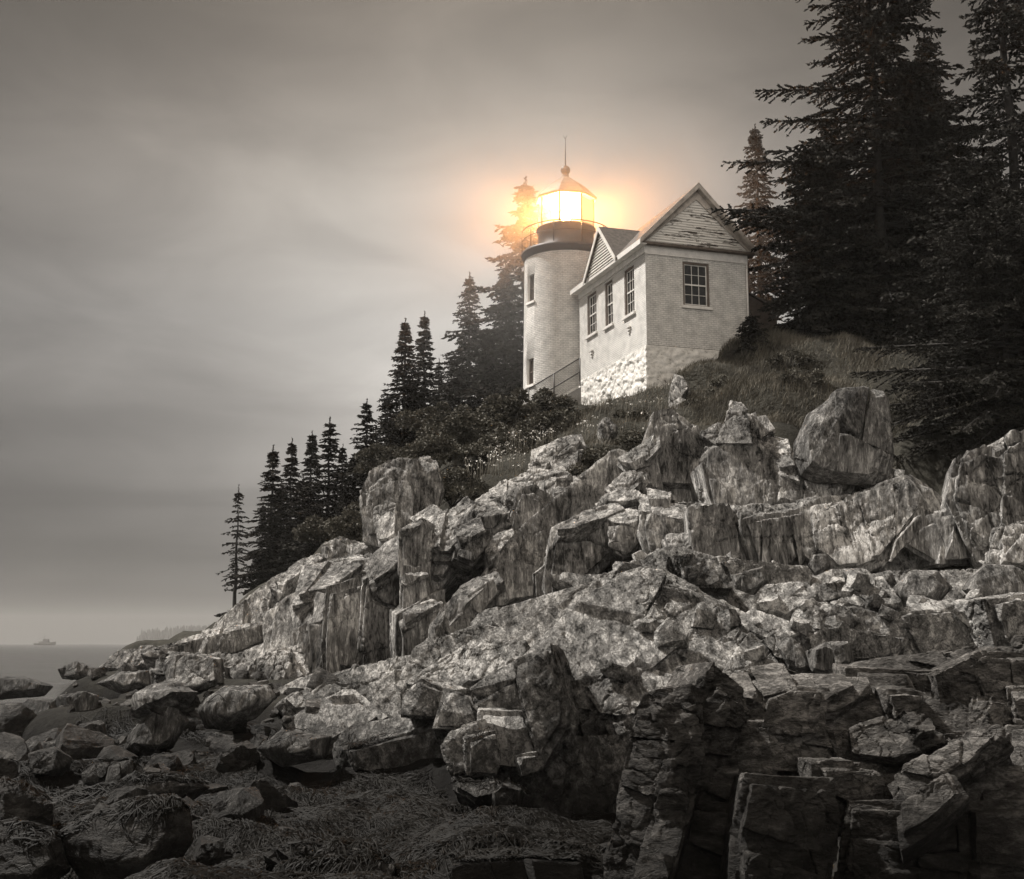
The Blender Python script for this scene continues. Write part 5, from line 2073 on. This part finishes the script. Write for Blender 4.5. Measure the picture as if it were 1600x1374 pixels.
def make_spruce(label, px, Y, top_py, group, mat='needle', zoff=-.3, base_py=None, rb=None, kind='spruce_tree', rz=0, **kw):
    x, y = (px - 800) / F * Y / 1.0, Y
    x = at(px, 600, Y)[0]
    z = (at(px, base_py, Y)[2] if base_py else gz(x, y)) + zoff
    H = at(px, top_py, Y)[2] - z
    tr, V, Fq = spruce_mesh(H=H, Rb=rb or H * .2, **kw)
    t = empty(kind, (x, y, z), rz, label, 'tree', group)
    tr.build('trunk', M['bark'], t)
    link('crown', mesh_np('crown', V, Fq, [M[mat]]), t)
    return t


# a few kinds of ridge spruce; the ridge is made of copies, each its own tree
RIDGE = 'dark spruces along the ridge left of the lighthouse'
protos = []


def ridge_tree(pi, px, Y, top_py, label, sx=1.0, rz=0.0, base_py=None):
    H0, me_t, me_c = protos[pi]
    x = at(px, 600, Y)[0]
    z = (at(px, base_py, Y)[2] if base_py else gz(x, Y)) - .35
    H = at(px, top_py, Y)[2] - z
    t = empty('spruce_tree', (x, Y, z), rz, label, 'tree', RIDGE)
    s = H / H0
    a = link('trunk', me_t, t)
    b = link('crown', me_c, t)
    for q in (a, b):
        q.scale = (s * sx, s * sx, s)
    return t


for i, (rb, wh, rag, pr) in enumerate(((2.0, 34, .25, 1.0), (2.3, 30, .36, .95), (1.8, 36, .26, 1.1), (2.4, 32, .36, .9), (2.1, 28, .45, 1.0), (2.2, 30, .5, .85), (1.7, 30, .4, 1.0))):
    tr, V, Fq = spruce_mesh(seed=50 + i, H=10.0, Rb=rb, whorls=wh, leaf=.15, ragged=rag * 1.25, prof=pr, twig=.17, per=(6, 8))
    to = tr.build('trunk', M['bark'])
    me_t = to.data
    bpy.data.objects.remove(to)
    protos.append((10.0, me_t, mesh_np('crown', V, Fq, [M['needle']])))

RT = [
    (0, 418, 80, 790, 'short spruce just right of the lone bare trunked tree', .6),
    (1, 430, 78, 704, 'leftmost tall spruce of the ridge, wide and dense to the ground', .95),
    (2, 459, 77, 692, 'narrow spruce second from the left end of the ridge', .85),
    (0, 490, 76, 680, 'pointed spruce left of a twin topped pair low on the ridge', .8),
    (4, 517, 75, 660, 'bushy spruce standing right of the pointed one low on the ridge', .95),
    (2, 538, 75, 700, 'low thin spruce top in the dip of the ridge', .7),
    (3, 574, 73, 630, 'broad spruce halfway along the ridge, right of the dip', .85),
    (1, 606, 72, 622, 'stubby spruce between the broad one and the tall pair', .9),
    (0, 632, 70, 505, 'left tree of the tall close pair of spruces', .9),
    (2, 662, 70, 494, 'right and taller tree of the close pair of spruces', .85),
    (4, 686, 69, 565, 'short spruce leaning against the right side of the tall pair', .8),
    (3, 733, 67, 433, 'big full spruce standing alone on the ridge between the pair and the tower', .75),
    (1, 790, 66, 420, 'dense dark spruce close left of the tower, behind the bushes', .95),
    (0, 822, 65, 289, 'tallest spruce, rising behind the left side of the lantern', .95),
    (4, 762, 70, 520, 'shadowy spruce in the gap left of the dense tower side tree', .9),
    (3, 710, 72, 560, 'shadowy low spruce behind the big full one', .9),
    (1, 445, 82, 760, 'shadowy spruce behind the two leftmost ridge trees', 1.0),
    (3, 478, 81, 750, 'shadowy spruce filling behind the narrow and the pointed ones', 1.0),
    (0, 556, 78, 715, 'shadowy spruce behind the dip in the ridge', 1.0),
    (4, 590, 76, 690, 'shadowy spruce behind the broad ridge tree', 1.0),
    (2, 645, 74, 600, 'shadowy spruce behind the tall close pair', 1.0),
    (3, 436, 77, 830, 'low skirted spruce at the foot of the leftmost tall one', 1.1),
    (1, 500, 73, 790, 'low wide spruce in front of the pointed pair', 1.1),
    (0, 545, 71, 760, 'low wide spruce at the rim of the cliff below the dip', 1.1),
    (4, 620, 68, 650, 'low wide spruce in front of the tall close pair', 1.1),
    (3, 460, 75, 820, 'lowest wide spruce at the cliff rim left of the outcrop', 1.2),
]
for i, (pi, px, Y, tp_, lab, sx) in enumerate(RT):
    ridge_tree((pi + (5 if i % 4 == 1 else 0)) % 7 if i % 3 else pi, px, Y, tp_, lab, sx * (1.65 if i > 13 else 1.42), rz=1.7 * i)

make_spruce('lone thin tree with a bare lower trunk at the left end of the ridge', 379, 79, 766, RIDGE, seed=71, zoff=-.1, base_py=966, rb=1.1, whorls=18, leaf=.13, crown0=.30, ragged=.55,
            per=(3, 5), dens=.8, kind='spruce_tree', twig=.2)

BIG = 'large spruces on the right'
W180 = math.pi
make_spruce('huge ragged spruce right of the house, its top out of the frame', 1388, 52, -210, BIG, 'needle_near', seed=81, base_py=560, rb=4.7, whorls=54, leaf=.16, crown0=.12, ragged=.42,
            prof=.55, droop=.3, per=(4, 6), twig=.2, dens=1.0,
            extra=((8.9, W180 + .1, 6.6, .08, .10), (11.0, W180 - .1, 4.9, .15, .2), (12.4, W180, 5.2, .12, .22), (9.3, W180 + .35, 5.2, .05, .2), (7.0, W180 + .2, 6.0, .0, .15),
                   (13.6, .2, 3.4, .2, .2), (10.2, 0, 4.6, .2, .2)))
make_spruce('very tall dark spruce cut by the right edge of the photo', 1606, 47, -260, BIG, 'needle_near', seed=82, base_py=640, rb=3.0, whorls=44, leaf=.16, crown0=.1, ragged=.4, prof=.5, per=(5, 7))
make_spruce('slim pointed spruce behind the right slope of the house roof', 1193, 66, 203, BIG, seed=83, base_py=520, rb=2.1, whorls=36, leaf=.16, crown0=.05, ragged=.3, prof=.75)
make_spruce('broad dense spruce beside the house, its branches overlapping the gable', 1292, 51.0, 225, BIG, 'needle_near', seed=84, base_py=525, rb=3.2, whorls=34, leaf=.15, crown0=.03, ragged=.35, prof=.5,
            extra=((5.6, W180 + .40, 5.2, -.02, .10), (4.9, W180 + .46, 4.9, -.02, .10), (5.3, W180 + .55, 4.6, -.05, .1)))
make_spruce('dense spruce in shadow behind the huge ragged one', 1475, 58, 60, BIG, seed=85, base_py=530, rb=3.8, whorls=38, leaf=.19, crown0=.04, ragged=.35, prof=.6)
make_spruce('shadowy spruce between the slim and the huge one', 1315, 60, 190, BIG, seed=86, base_py=520, rb=3.4, whorls=34, leaf=.18, crown0=.04, ragged=.35, prof=.6)
make_spruce('near spruce at the right edge with long low branches over the boulder', 1575, 37, 330, BIG, 'needle_near', seed=87, base_py=720, rb=3.6, whorls=34, leaf=.085, crown0=.04, ragged=.35, prof=.35,
            droop=.3, twig=.13, extra=((3.1, W180 + .25, 5.0, -.02, .10), (2.3, W180 + .1, 4.4, -.05, .12), (3.9, W180 - .1, 4.4, .05, .15), (1.6, W180 + .3, 3.8, -.10, .1), (1.1, W180 + .45, 4.2, -.12, .08), (.8, W180 + .1, 4.6, -.10, .06), (1.9, W180 + .6, 4.2, -.08, .1), (2.7, W180 + .5, 4.6, -.06, .1)))
make_spruce('low dark spruce under the huge one, right of the grass', 1490, 47, 430, BIG, 'needle_near', seed=88, base_py=580, rb=2.8, whorls=20, leaf=.14, crown0=.02, ragged=.35, prof=.45)
make_spruce('bushy dark spruce behind the grass top', 1385, 55, 400, BIG, 'needle_near', seed=89, base_py=530, rb=2.8, whorls=18, leaf=.16, crown0=.02, ragged=.35, prof=.45)
make_spruce('dense black spruce filling the gap under the right edge tree tops', 1445, 55, 110, BIG, 'needle_near', seed=91, base_py=540, rb=3.8, whorls=44, leaf=.18, crown0=.03, ragged=.35, prof=.5, per=(6, 8), twig=.16)
make_spruce('black spruce low against the right edge behind the nearest one', 1540, 46, 250, BIG, 'needle_near', seed=92, base_py=620, rb=3.4, whorls=36, leaf=.16, crown0=.02, ragged=.35, prof=.45, per=(6, 8), twig=.16)
make_spruce('short wide spruce in shadow behind the grass, left of the huge trunk', 1345, 54, 300, BIG, 'needle_near', seed=93, base_py=530, rb=3.2, whorls=30, leaf=.16, crown0=.02, ragged=.35, prof=.5, per=(6, 8), twig=.16)
make_spruce('knee high young spruce at the right corner of the house wall', 1176, 49.3, 498, BIG, 'needle_near', seed=90, base_py=545, rb=.75, whorls=10, leaf=.10, crown0=.05, ragged=.4, prof=.6, zoff=0)


# ------------------------------------------------------------------ bushes, grass, flowers
GB = BVHTree.FromPolygons(GP.tolist(), GF.tolist())
ALLB = make_bvh([CLIFF, SLOPE])


def on_ground(x, y):
    h = GB.ray_cast(Vector((x, y, 60)), Vector((0, 0, -1)))
    return h[0]


def bush(label, px, py, Y, wpx, hpx, seed, leaf=.12, mat='shrub', group='bushes on the slope below the lighthouse'):
    rs = np.random.RandomState(seed)
    c = at(px, py + hpx * .5, Y)
    w = wpx / F * Y * .5
    h = hpx / F * Y
    g = on_ground(c[0], c[1])
    c = np.array([c[0], c[1], max(c[2], g.z - .2) if g is not None else c[2]])
    nl = int(18 + w * 14)
    lobes = np.stack([rs.uniform(-1, 1, nl) * w, rs.uniform(-.7, .7, nl) * w, rs.uniform(.0, .8, nl) * h], 1)
    lobes[:, 2] *= (1 - .5 * (lobes[:, 0] / w) ** 2)
    C, D = [], []
    for lb in lobes:
        rad = rs.uniform(.22, .42) * min(1.3, max(.6, h))
        m = int(160 * rad / .3)
        d = rs.normal(size=(m, 3))
        d /= np.linalg.norm(d, axis=1, keepdims=True)
        d[:, 2] = np.abs(d[:, 2]) * .9 - .15
        C.append(lb + d * rad * rs.uniform(.65, 1.08, (m, 1)))
        D.append(d + rs.normal(size=(m, 3)) * .6)
    C, D = np.concatenate(C), np.concatenate(D)
    D /= np.linalg.norm(D, axis=1, keepdims=True)
    V, Fq = quads(C, D, rs.uniform(.7, 1.4, len(C)) * leaf, rs.uniform(.5, .8, len(C)) * leaf, rs)
    b = empty('bush', tuple(c), 0, label, 'bush', group)
    link('foliage', mesh_np('foliage', V, Fq, [M[mat]]), b)
    st = MB()
    for k in range(5):
        q = lobes[k]
        st.tube([(0, 0, -.3), (q[0] * .5, q[1] * .5, q[2] * .5), tuple(q)], [.03, .02, .01], 5)
    st.build('stems', M['bark'], b)


bush('large dark rounded bush at the foot of the tower', 822, 640, 54, 130, 60, 1, .13)
bush('wide pale leaved bush on the slope left of the tower bush', 735, 675, 52, 150, 50, 2, .12)
bush('pale bush overhanging the rounded outcrop on the left', 680, 705, 48, 110, 50, 3, .11)
bush('dark bush behind the white flowers', 800, 700, 48, 120, 50, 4, .11)
bush('small bush growing above the cleft right of the rounded outcrop', 705, 755, 42.5, 90, 50, 5, .10)
bush('dark shrub in the gully right of the flowers', 930, 725, 42, 85, 60, 6, .10)
bush('dark scrub under the foundation corner', 905, 672, 50.5, 90, 26, 7, .10)
bush('dark scrub below the stone foundation, right of the corner scrub', 1000, 655, 47.4, 90, 26, 8, .10)
bush('shrub low in the gully beside the bright ledge', 905, 765, 40.5, 60, 60, 9, .09)
bush('low shrub on the rim between the spruces and the cliff', 535, 835, 58, 130, 40, 10, .13)
bush('low shrub hanging over the rim left of the rounded outcrop', 555, 815, 47, 60, 60, 11, .11)
bush('scrub on the bank right of the tall pinnacle', 1010, 690, 43, 60, 40, 12, .09)
bush('bramble on the bank left of the dark scrub', 855, 672, 50, 80, 36, 13, .11)
bush('thicket behind the pale bush, under the big full spruce', 700, 655, 60, 140, 50, 14, .13)
bush('thicket under the tall close pair of spruces', 625, 715, 61, 120, 50, 15, .13)
bush('shrub on the shaded bank right of the perched boulder', 1440, 640, 41, 110, 60, 16, .09)
bush('shrub under the near spruce at the right edge', 1560, 670, 37, 130, 60, 17, .09)

bush('low weedy clump on the grass bank below the young spruce', 1235, 560, 47.5, 80, 22, 18, .08)
bush('pale weedy clump in the middle of the grass bank', 1150, 600, 46.3, 90, 22, 19, .08)
bush('weedy clump high on the grass bank under the spruces', 1320, 535, 50.5, 100, 24, 20, .09)
bush('weedy clump low on the grass bank beside the upright rock', 1105, 632, 45.3, 70, 22, 21, .08)
bush('weedy clump on the grass behind the perched boulder', 1255, 610, 43.5, 70, 22, 22, .08)


def grass():
    rs = np.random.RandomState(4)
    V, T = [], []
    k = 0
    n = 0
    cand = []
    # regions given by ground position
    for (x0, x1, y0, y1, cnt, hh) in ((6.5, 18.5, 39.5, 51.5, 60000, .30), (1.0, 8.0, 40, 50, 9000, .26), (-7, 4, 41, 60, 9000, .35), (14, 22, 34, 48, 7000, .32)):
        x = rs.uniform(x0, x1, cnt)
        y = rs.uniform(y0, y1, cnt)
        cl = vnoise(np.stack([x * .9, y * .9, x * 0], 1), 5)
        keep = rs.uniform(0, 1, cnt) < .25 + cl
        cand.append(np.stack([x[keep], y[keep], np.full(keep.sum(), hh) * (.5 + cl[keep] * .9)], 1))
    cand = np.concatenate(cand)
    z = ground_z(cand[:, 0], cand[:, 1])
    P = np.stack([cand[:, 0], cand[:, 1], z], 1)
    P[:, 2] += fbm(P * np.array([.7, .7, .3]), 5, 3) * .7 - .09
    h = cand[:, 2] * rs.uniform(.5, 1.3, len(P))
    az = rs.uniform(0, 6.28, len(P))
    lean = rs.uniform(.2, 1.3, len(P))
    wv = np.stack([np.cos(az + 1.57), np.sin(az + 1.57), az * 0], 1) * rs.uniform(.006, .013, len(P))[:, None]
    dv = np.stack([np.cos(az) * .6 + .35, np.sin(az) * .6, az * 0], 1) * (h * lean)[:, None]
    up = np.array([0, 0, 1.])
    a, b = P - wv, P + wv
    m1 = P + dv * .35 + up * (h * .6)[:, None]
    c, d = m1 + wv * .7, m1 - wv * .7
    tip = P + dv + up * h[:, None]
    Vv = np.stack([a, b, c, d, tip + wv * .12, tip - wv * .12], 1).reshape(-1, 3)
    i = np.arange(len(P))[:, None] * 6
    Fv = np.concatenate([i + np.array([[0, 1, 2, 3]]), i + np.array([[3, 2, 4, 5]])])
    o = link('grass', mesh_np('grass', Vv, Fv, [M['grass']]))
    tag(o, kind='stuff')


grass()


def flowers():
    rs = np.random.RandomState(9)
    st = MB()
    C, D = [], []
    for _ in range(120):
        if rs.rand() < .72:
            px, py, Y = rs.uniform(725, 870), rs.uniform(655, 740), rs.uniform(43, 46.5)
        else:
            px, py, Y = rs.uniform(900, 1060), rs.uniform(640, 690), rs.uniform(44, 47)
        x = at(px, 700, Y)[0]
        g = on_ground(x, Y)
        if g is None:
            continue
        h = rs.uniform(.5, 1.05)
        top = np.array([x + rs.normal() * .1, Y + rs.normal() * .1, g.z + h])
        st.tube([(x, Y, g.z - .1), tuple(top)], [.008, .005], 4)
        for _k in range(rs.randint(4, 8)):
            C.append(top + rs.normal(size=3) * np.array([.09, .09, .025]))
            D.append(np.array([rs.normal(), rs.normal(), rs.normal() * .3]))
    s = st.build('wild_flowers', M['grass'])
    C, D = np.array(C), np.array(D)
    D /= np.linalg.norm(D, axis=1, keepdims=True)
    V, Fq = quads(C, D, rs.uniform(.05, .08, len(C)), rs.uniform(.04, .07, len(C)), rs)
    link('flower_heads', mesh_np('flower_heads', V, Fq, [M['flower']]), s)
    tag(s, kind='stuff')


flowers()


# ------------------------------------------------------------------ far shore and boat
def island():
    rs = np.random.RandomState(2)
    Y0 = 2400.0
    x0, x1 = at(180, 1005, Y0)[0], at(520, 1005, Y0)[0]
    nx, ny = 90, 26
    xs = np.linspace(x0, x1 + 240, nx)
    ys = np.linspace(Y0, Y0 + 520, ny)
    X, Y = np.meshgrid(xs, ys)
    u = (X - x0) / (x1 + 240 - x0)
    prof = np.clip(u * 18, 0, 1) ** .7 * (10 + 24 * u)
    v = (Y - Y0) / 520
    Z = prof * np.clip(np.sin(v * math.pi), 0, 1) ** .45 - 1.0
    P = np.stack([X.ravel(), Y.ravel(), Z.ravel()], 1)
    P[:, 2] += fbm(P * .01, 4, 5) * 4.0
    i = np.arange(nx * ny).reshape(ny, nx)
    f = np.stack([i[:-1, :-1].ravel(), i[:-1, 1:].ravel(), i[1:, 1:].ravel(), i[1:, :-1].ravel()], 1)
    o = link('island', mesh_np('island', P, f, [M['far_tree']], True))
    tag(o, kind='structure')
    V, T = [], []
    k = 0
    for _ in range(2200):
        u_ = rs.uniform(.055, 1)
        v_ = rs.uniform(.02, .6)
        x = x0 + u_ * (x1 + 240 - x0)
        y = Y0 + v_ * 520
        zb = min(1, u_ * 18) ** .7 * (10 + 24 * u_) * max(0, math.sin(v_ * math.pi)) ** .45 - 1.5
        h = rs.uniform(16, 30) * (1.0 if u_ > .09 else .9)
        for (r_, z0, z1) in ((4.4, .04, .6), (3.2, .35, .82), (1.9, .62, 1.0)):
            n = 6
            for q in range(n):
                a = 6.283 * q / n + rs.uniform(-.2, .2)
                rj = r_ * rs.uniform(.7, 1.3)
                V.append((x + math.cos(a) * rj, y + math.sin(a) * rj, zb + h * (z0 + rs.uniform(-.04, .04))))
            V.append((x, y, zb + h * z1))
            for q in range(n):
                T.append((k + q, k + (q + 1) % n, k + n))
            k += n + 1
    o = link('distant_forest', mesh_np('distant_forest', V, T, [M['far_tree']]))
    tag(o, kind='stuff')


island()


def boat():
    Y0 = 1500.0
    p = at(70, 1009, Y0)
    b = empty('fishing_boat', (p[0], Y0, 0), 0, 'small grey fishing boat far out on the hazy water at left', 'boat')
    b.scale = (1.9, 1.9, 1.9)
    L, Bm = 13.0, 3.6
    mb = MB()
    secs = []
    for t in np.linspace(0, 1, 9):
        x = -L / 2 + L * t
        w = Bm / 2 * (.85 if t < .05 else 1) * (1 - max(0, (t - .55) / .45) ** 2.2) + .03
        sheer = 1.25 + 1.1 * max(0, (t - .45)) ** 1.5 * 2.0
        secs.append([(x, -w * .55, -.4), (x, -w, .5), (x + (.5 if t > .95 else 0), -w * 1.02, sheer), (x + (.5 if t > .95 else 0), w * 1.02, sheer), (x, w, .5), (x, w * .55, -.4)])
    vs_ = [[mb.bm.verts.new(q) for q in s] for s in secs]
    for a, c in zip(vs_, vs_[1:]):
        for k in range(6):
            mb.bm.faces.new((a[k], a[(k + 1) % 6], c[(k + 1) % 6], c[k]))
    mb.bm.faces.new(vs_[0])
    mb.bm.faces.new(vs_[-1][::-1])
    mb.build('hull', M['boat'], b)
    mb = MB()
    mb.hexa([(-1.2, -1.2, 1.2), (2.6, -1.2, 1.2), (2.6, 1.2, 1.2), (-1.2, 1.2, 1.2), (-1.0, -1.1, 3.6), (2.1, -1.1, 3.6), (2.1, 1.1, 3.6), (-1.0, 1.1, 3.6)])
    mb.box((-1.4, -1.3, 3.602), (2.5, 1.3, 3.75))
    mb.box((-3.6, -.9, 1.22), (-1.25, .9, 2.3))
    mb.build('wheelhouse', M['boat'], b)
    mb = MB()
    mb.tube([(-.4, 0, 3.7), (-.4, 0, 7.2)], [.16, .08], 6)
    mb.tube([(-.4, 0, 6.4), (5.6, 0, 2.2)], .05, 5)
    mb.tube([(-.4, 0, 5.2), (-4.8, 0, 3.6)], .09, 5)
    mb.build('mast', M['boat'], b)


boat()

# ------------------------------------------------------------------ air
def volume_box(name, lo, hi, density, col, aniso=.0):
    mb = MB()
    mb.box(lo, hi)
    m = bpy.data.materials.new(name)
    m.use_nodes = True
    t = m.node_tree
    t.nodes.remove(t.nodes['Principled BSDF'])
    pv = N(t, 'ShaderNodeVolumePrincipled')
    pv.inputs['Color'].default_value = (*col, 1)
    pv.inputs['Density'].default_value = density
    pv.inputs['Anisotropy'].default_value = aniso
    t.links.new(pv.outputs[0], t.nodes['Material Output'].inputs['Volume'])
    o = mb.build(name, m)
    tag(o, kind='stuff')
    return o


volume_box('haze', (-1800, -70, -8), (2000, 3400, 75), .00017, (.92, .90, .87))


def lamp_glow_volume():
    """volume added for lantern glow, thickest near it, lit by the lamp itself"""
    rad = 14.0
    mb = MB()
    mb.lathe([(0, -rad)] + [(rad * math.sin(math.pi * k / 16), -rad * math.cos(math.pi * k / 16)) for k in range(1, 16)] + [(0, rad)], 32)
    m = bpy.data.materials.new('added_glow_vapour')
    m.use_nodes = True
    t = m.node_tree
    t.nodes.remove(t.nodes['Principled BSDF'])
    pv = N(t, 'ShaderNodeVolumePrincipled')
    pv.inputs['Color'].default_value = (.95, .92, .88, 1)
    tc = N(t, 'ShaderNodeTexCoord')
    ln = N(t, 'ShaderNodeVectorMath', operation='LENGTH')
    t.links.new(tc.outputs['Object'], ln.inputs[0])
    d = math_node(t, 'DIVIDE', ln.outputs['Value'], rad)
    d = math_node(t, 'SUBTRACT', 1.0, d, clamp=True)
    d = math_node(t, 'POWER', d, 2.6)
    d = math_node(t, 'MULTIPLY', d, .07)
    t.links.new(d, pv.inputs['Density'])
    t.links.new(pv.outputs[0], t.nodes['Material Output'].inputs['Volume'])
    o = mb.build('added_glow_volume', m)  # made-up vapour ball, added so the lamp gets a halo
    o.location = (LX, LY, LAMP_Z)
    tag(o, kind='stuff')


lamp_glow_volume()
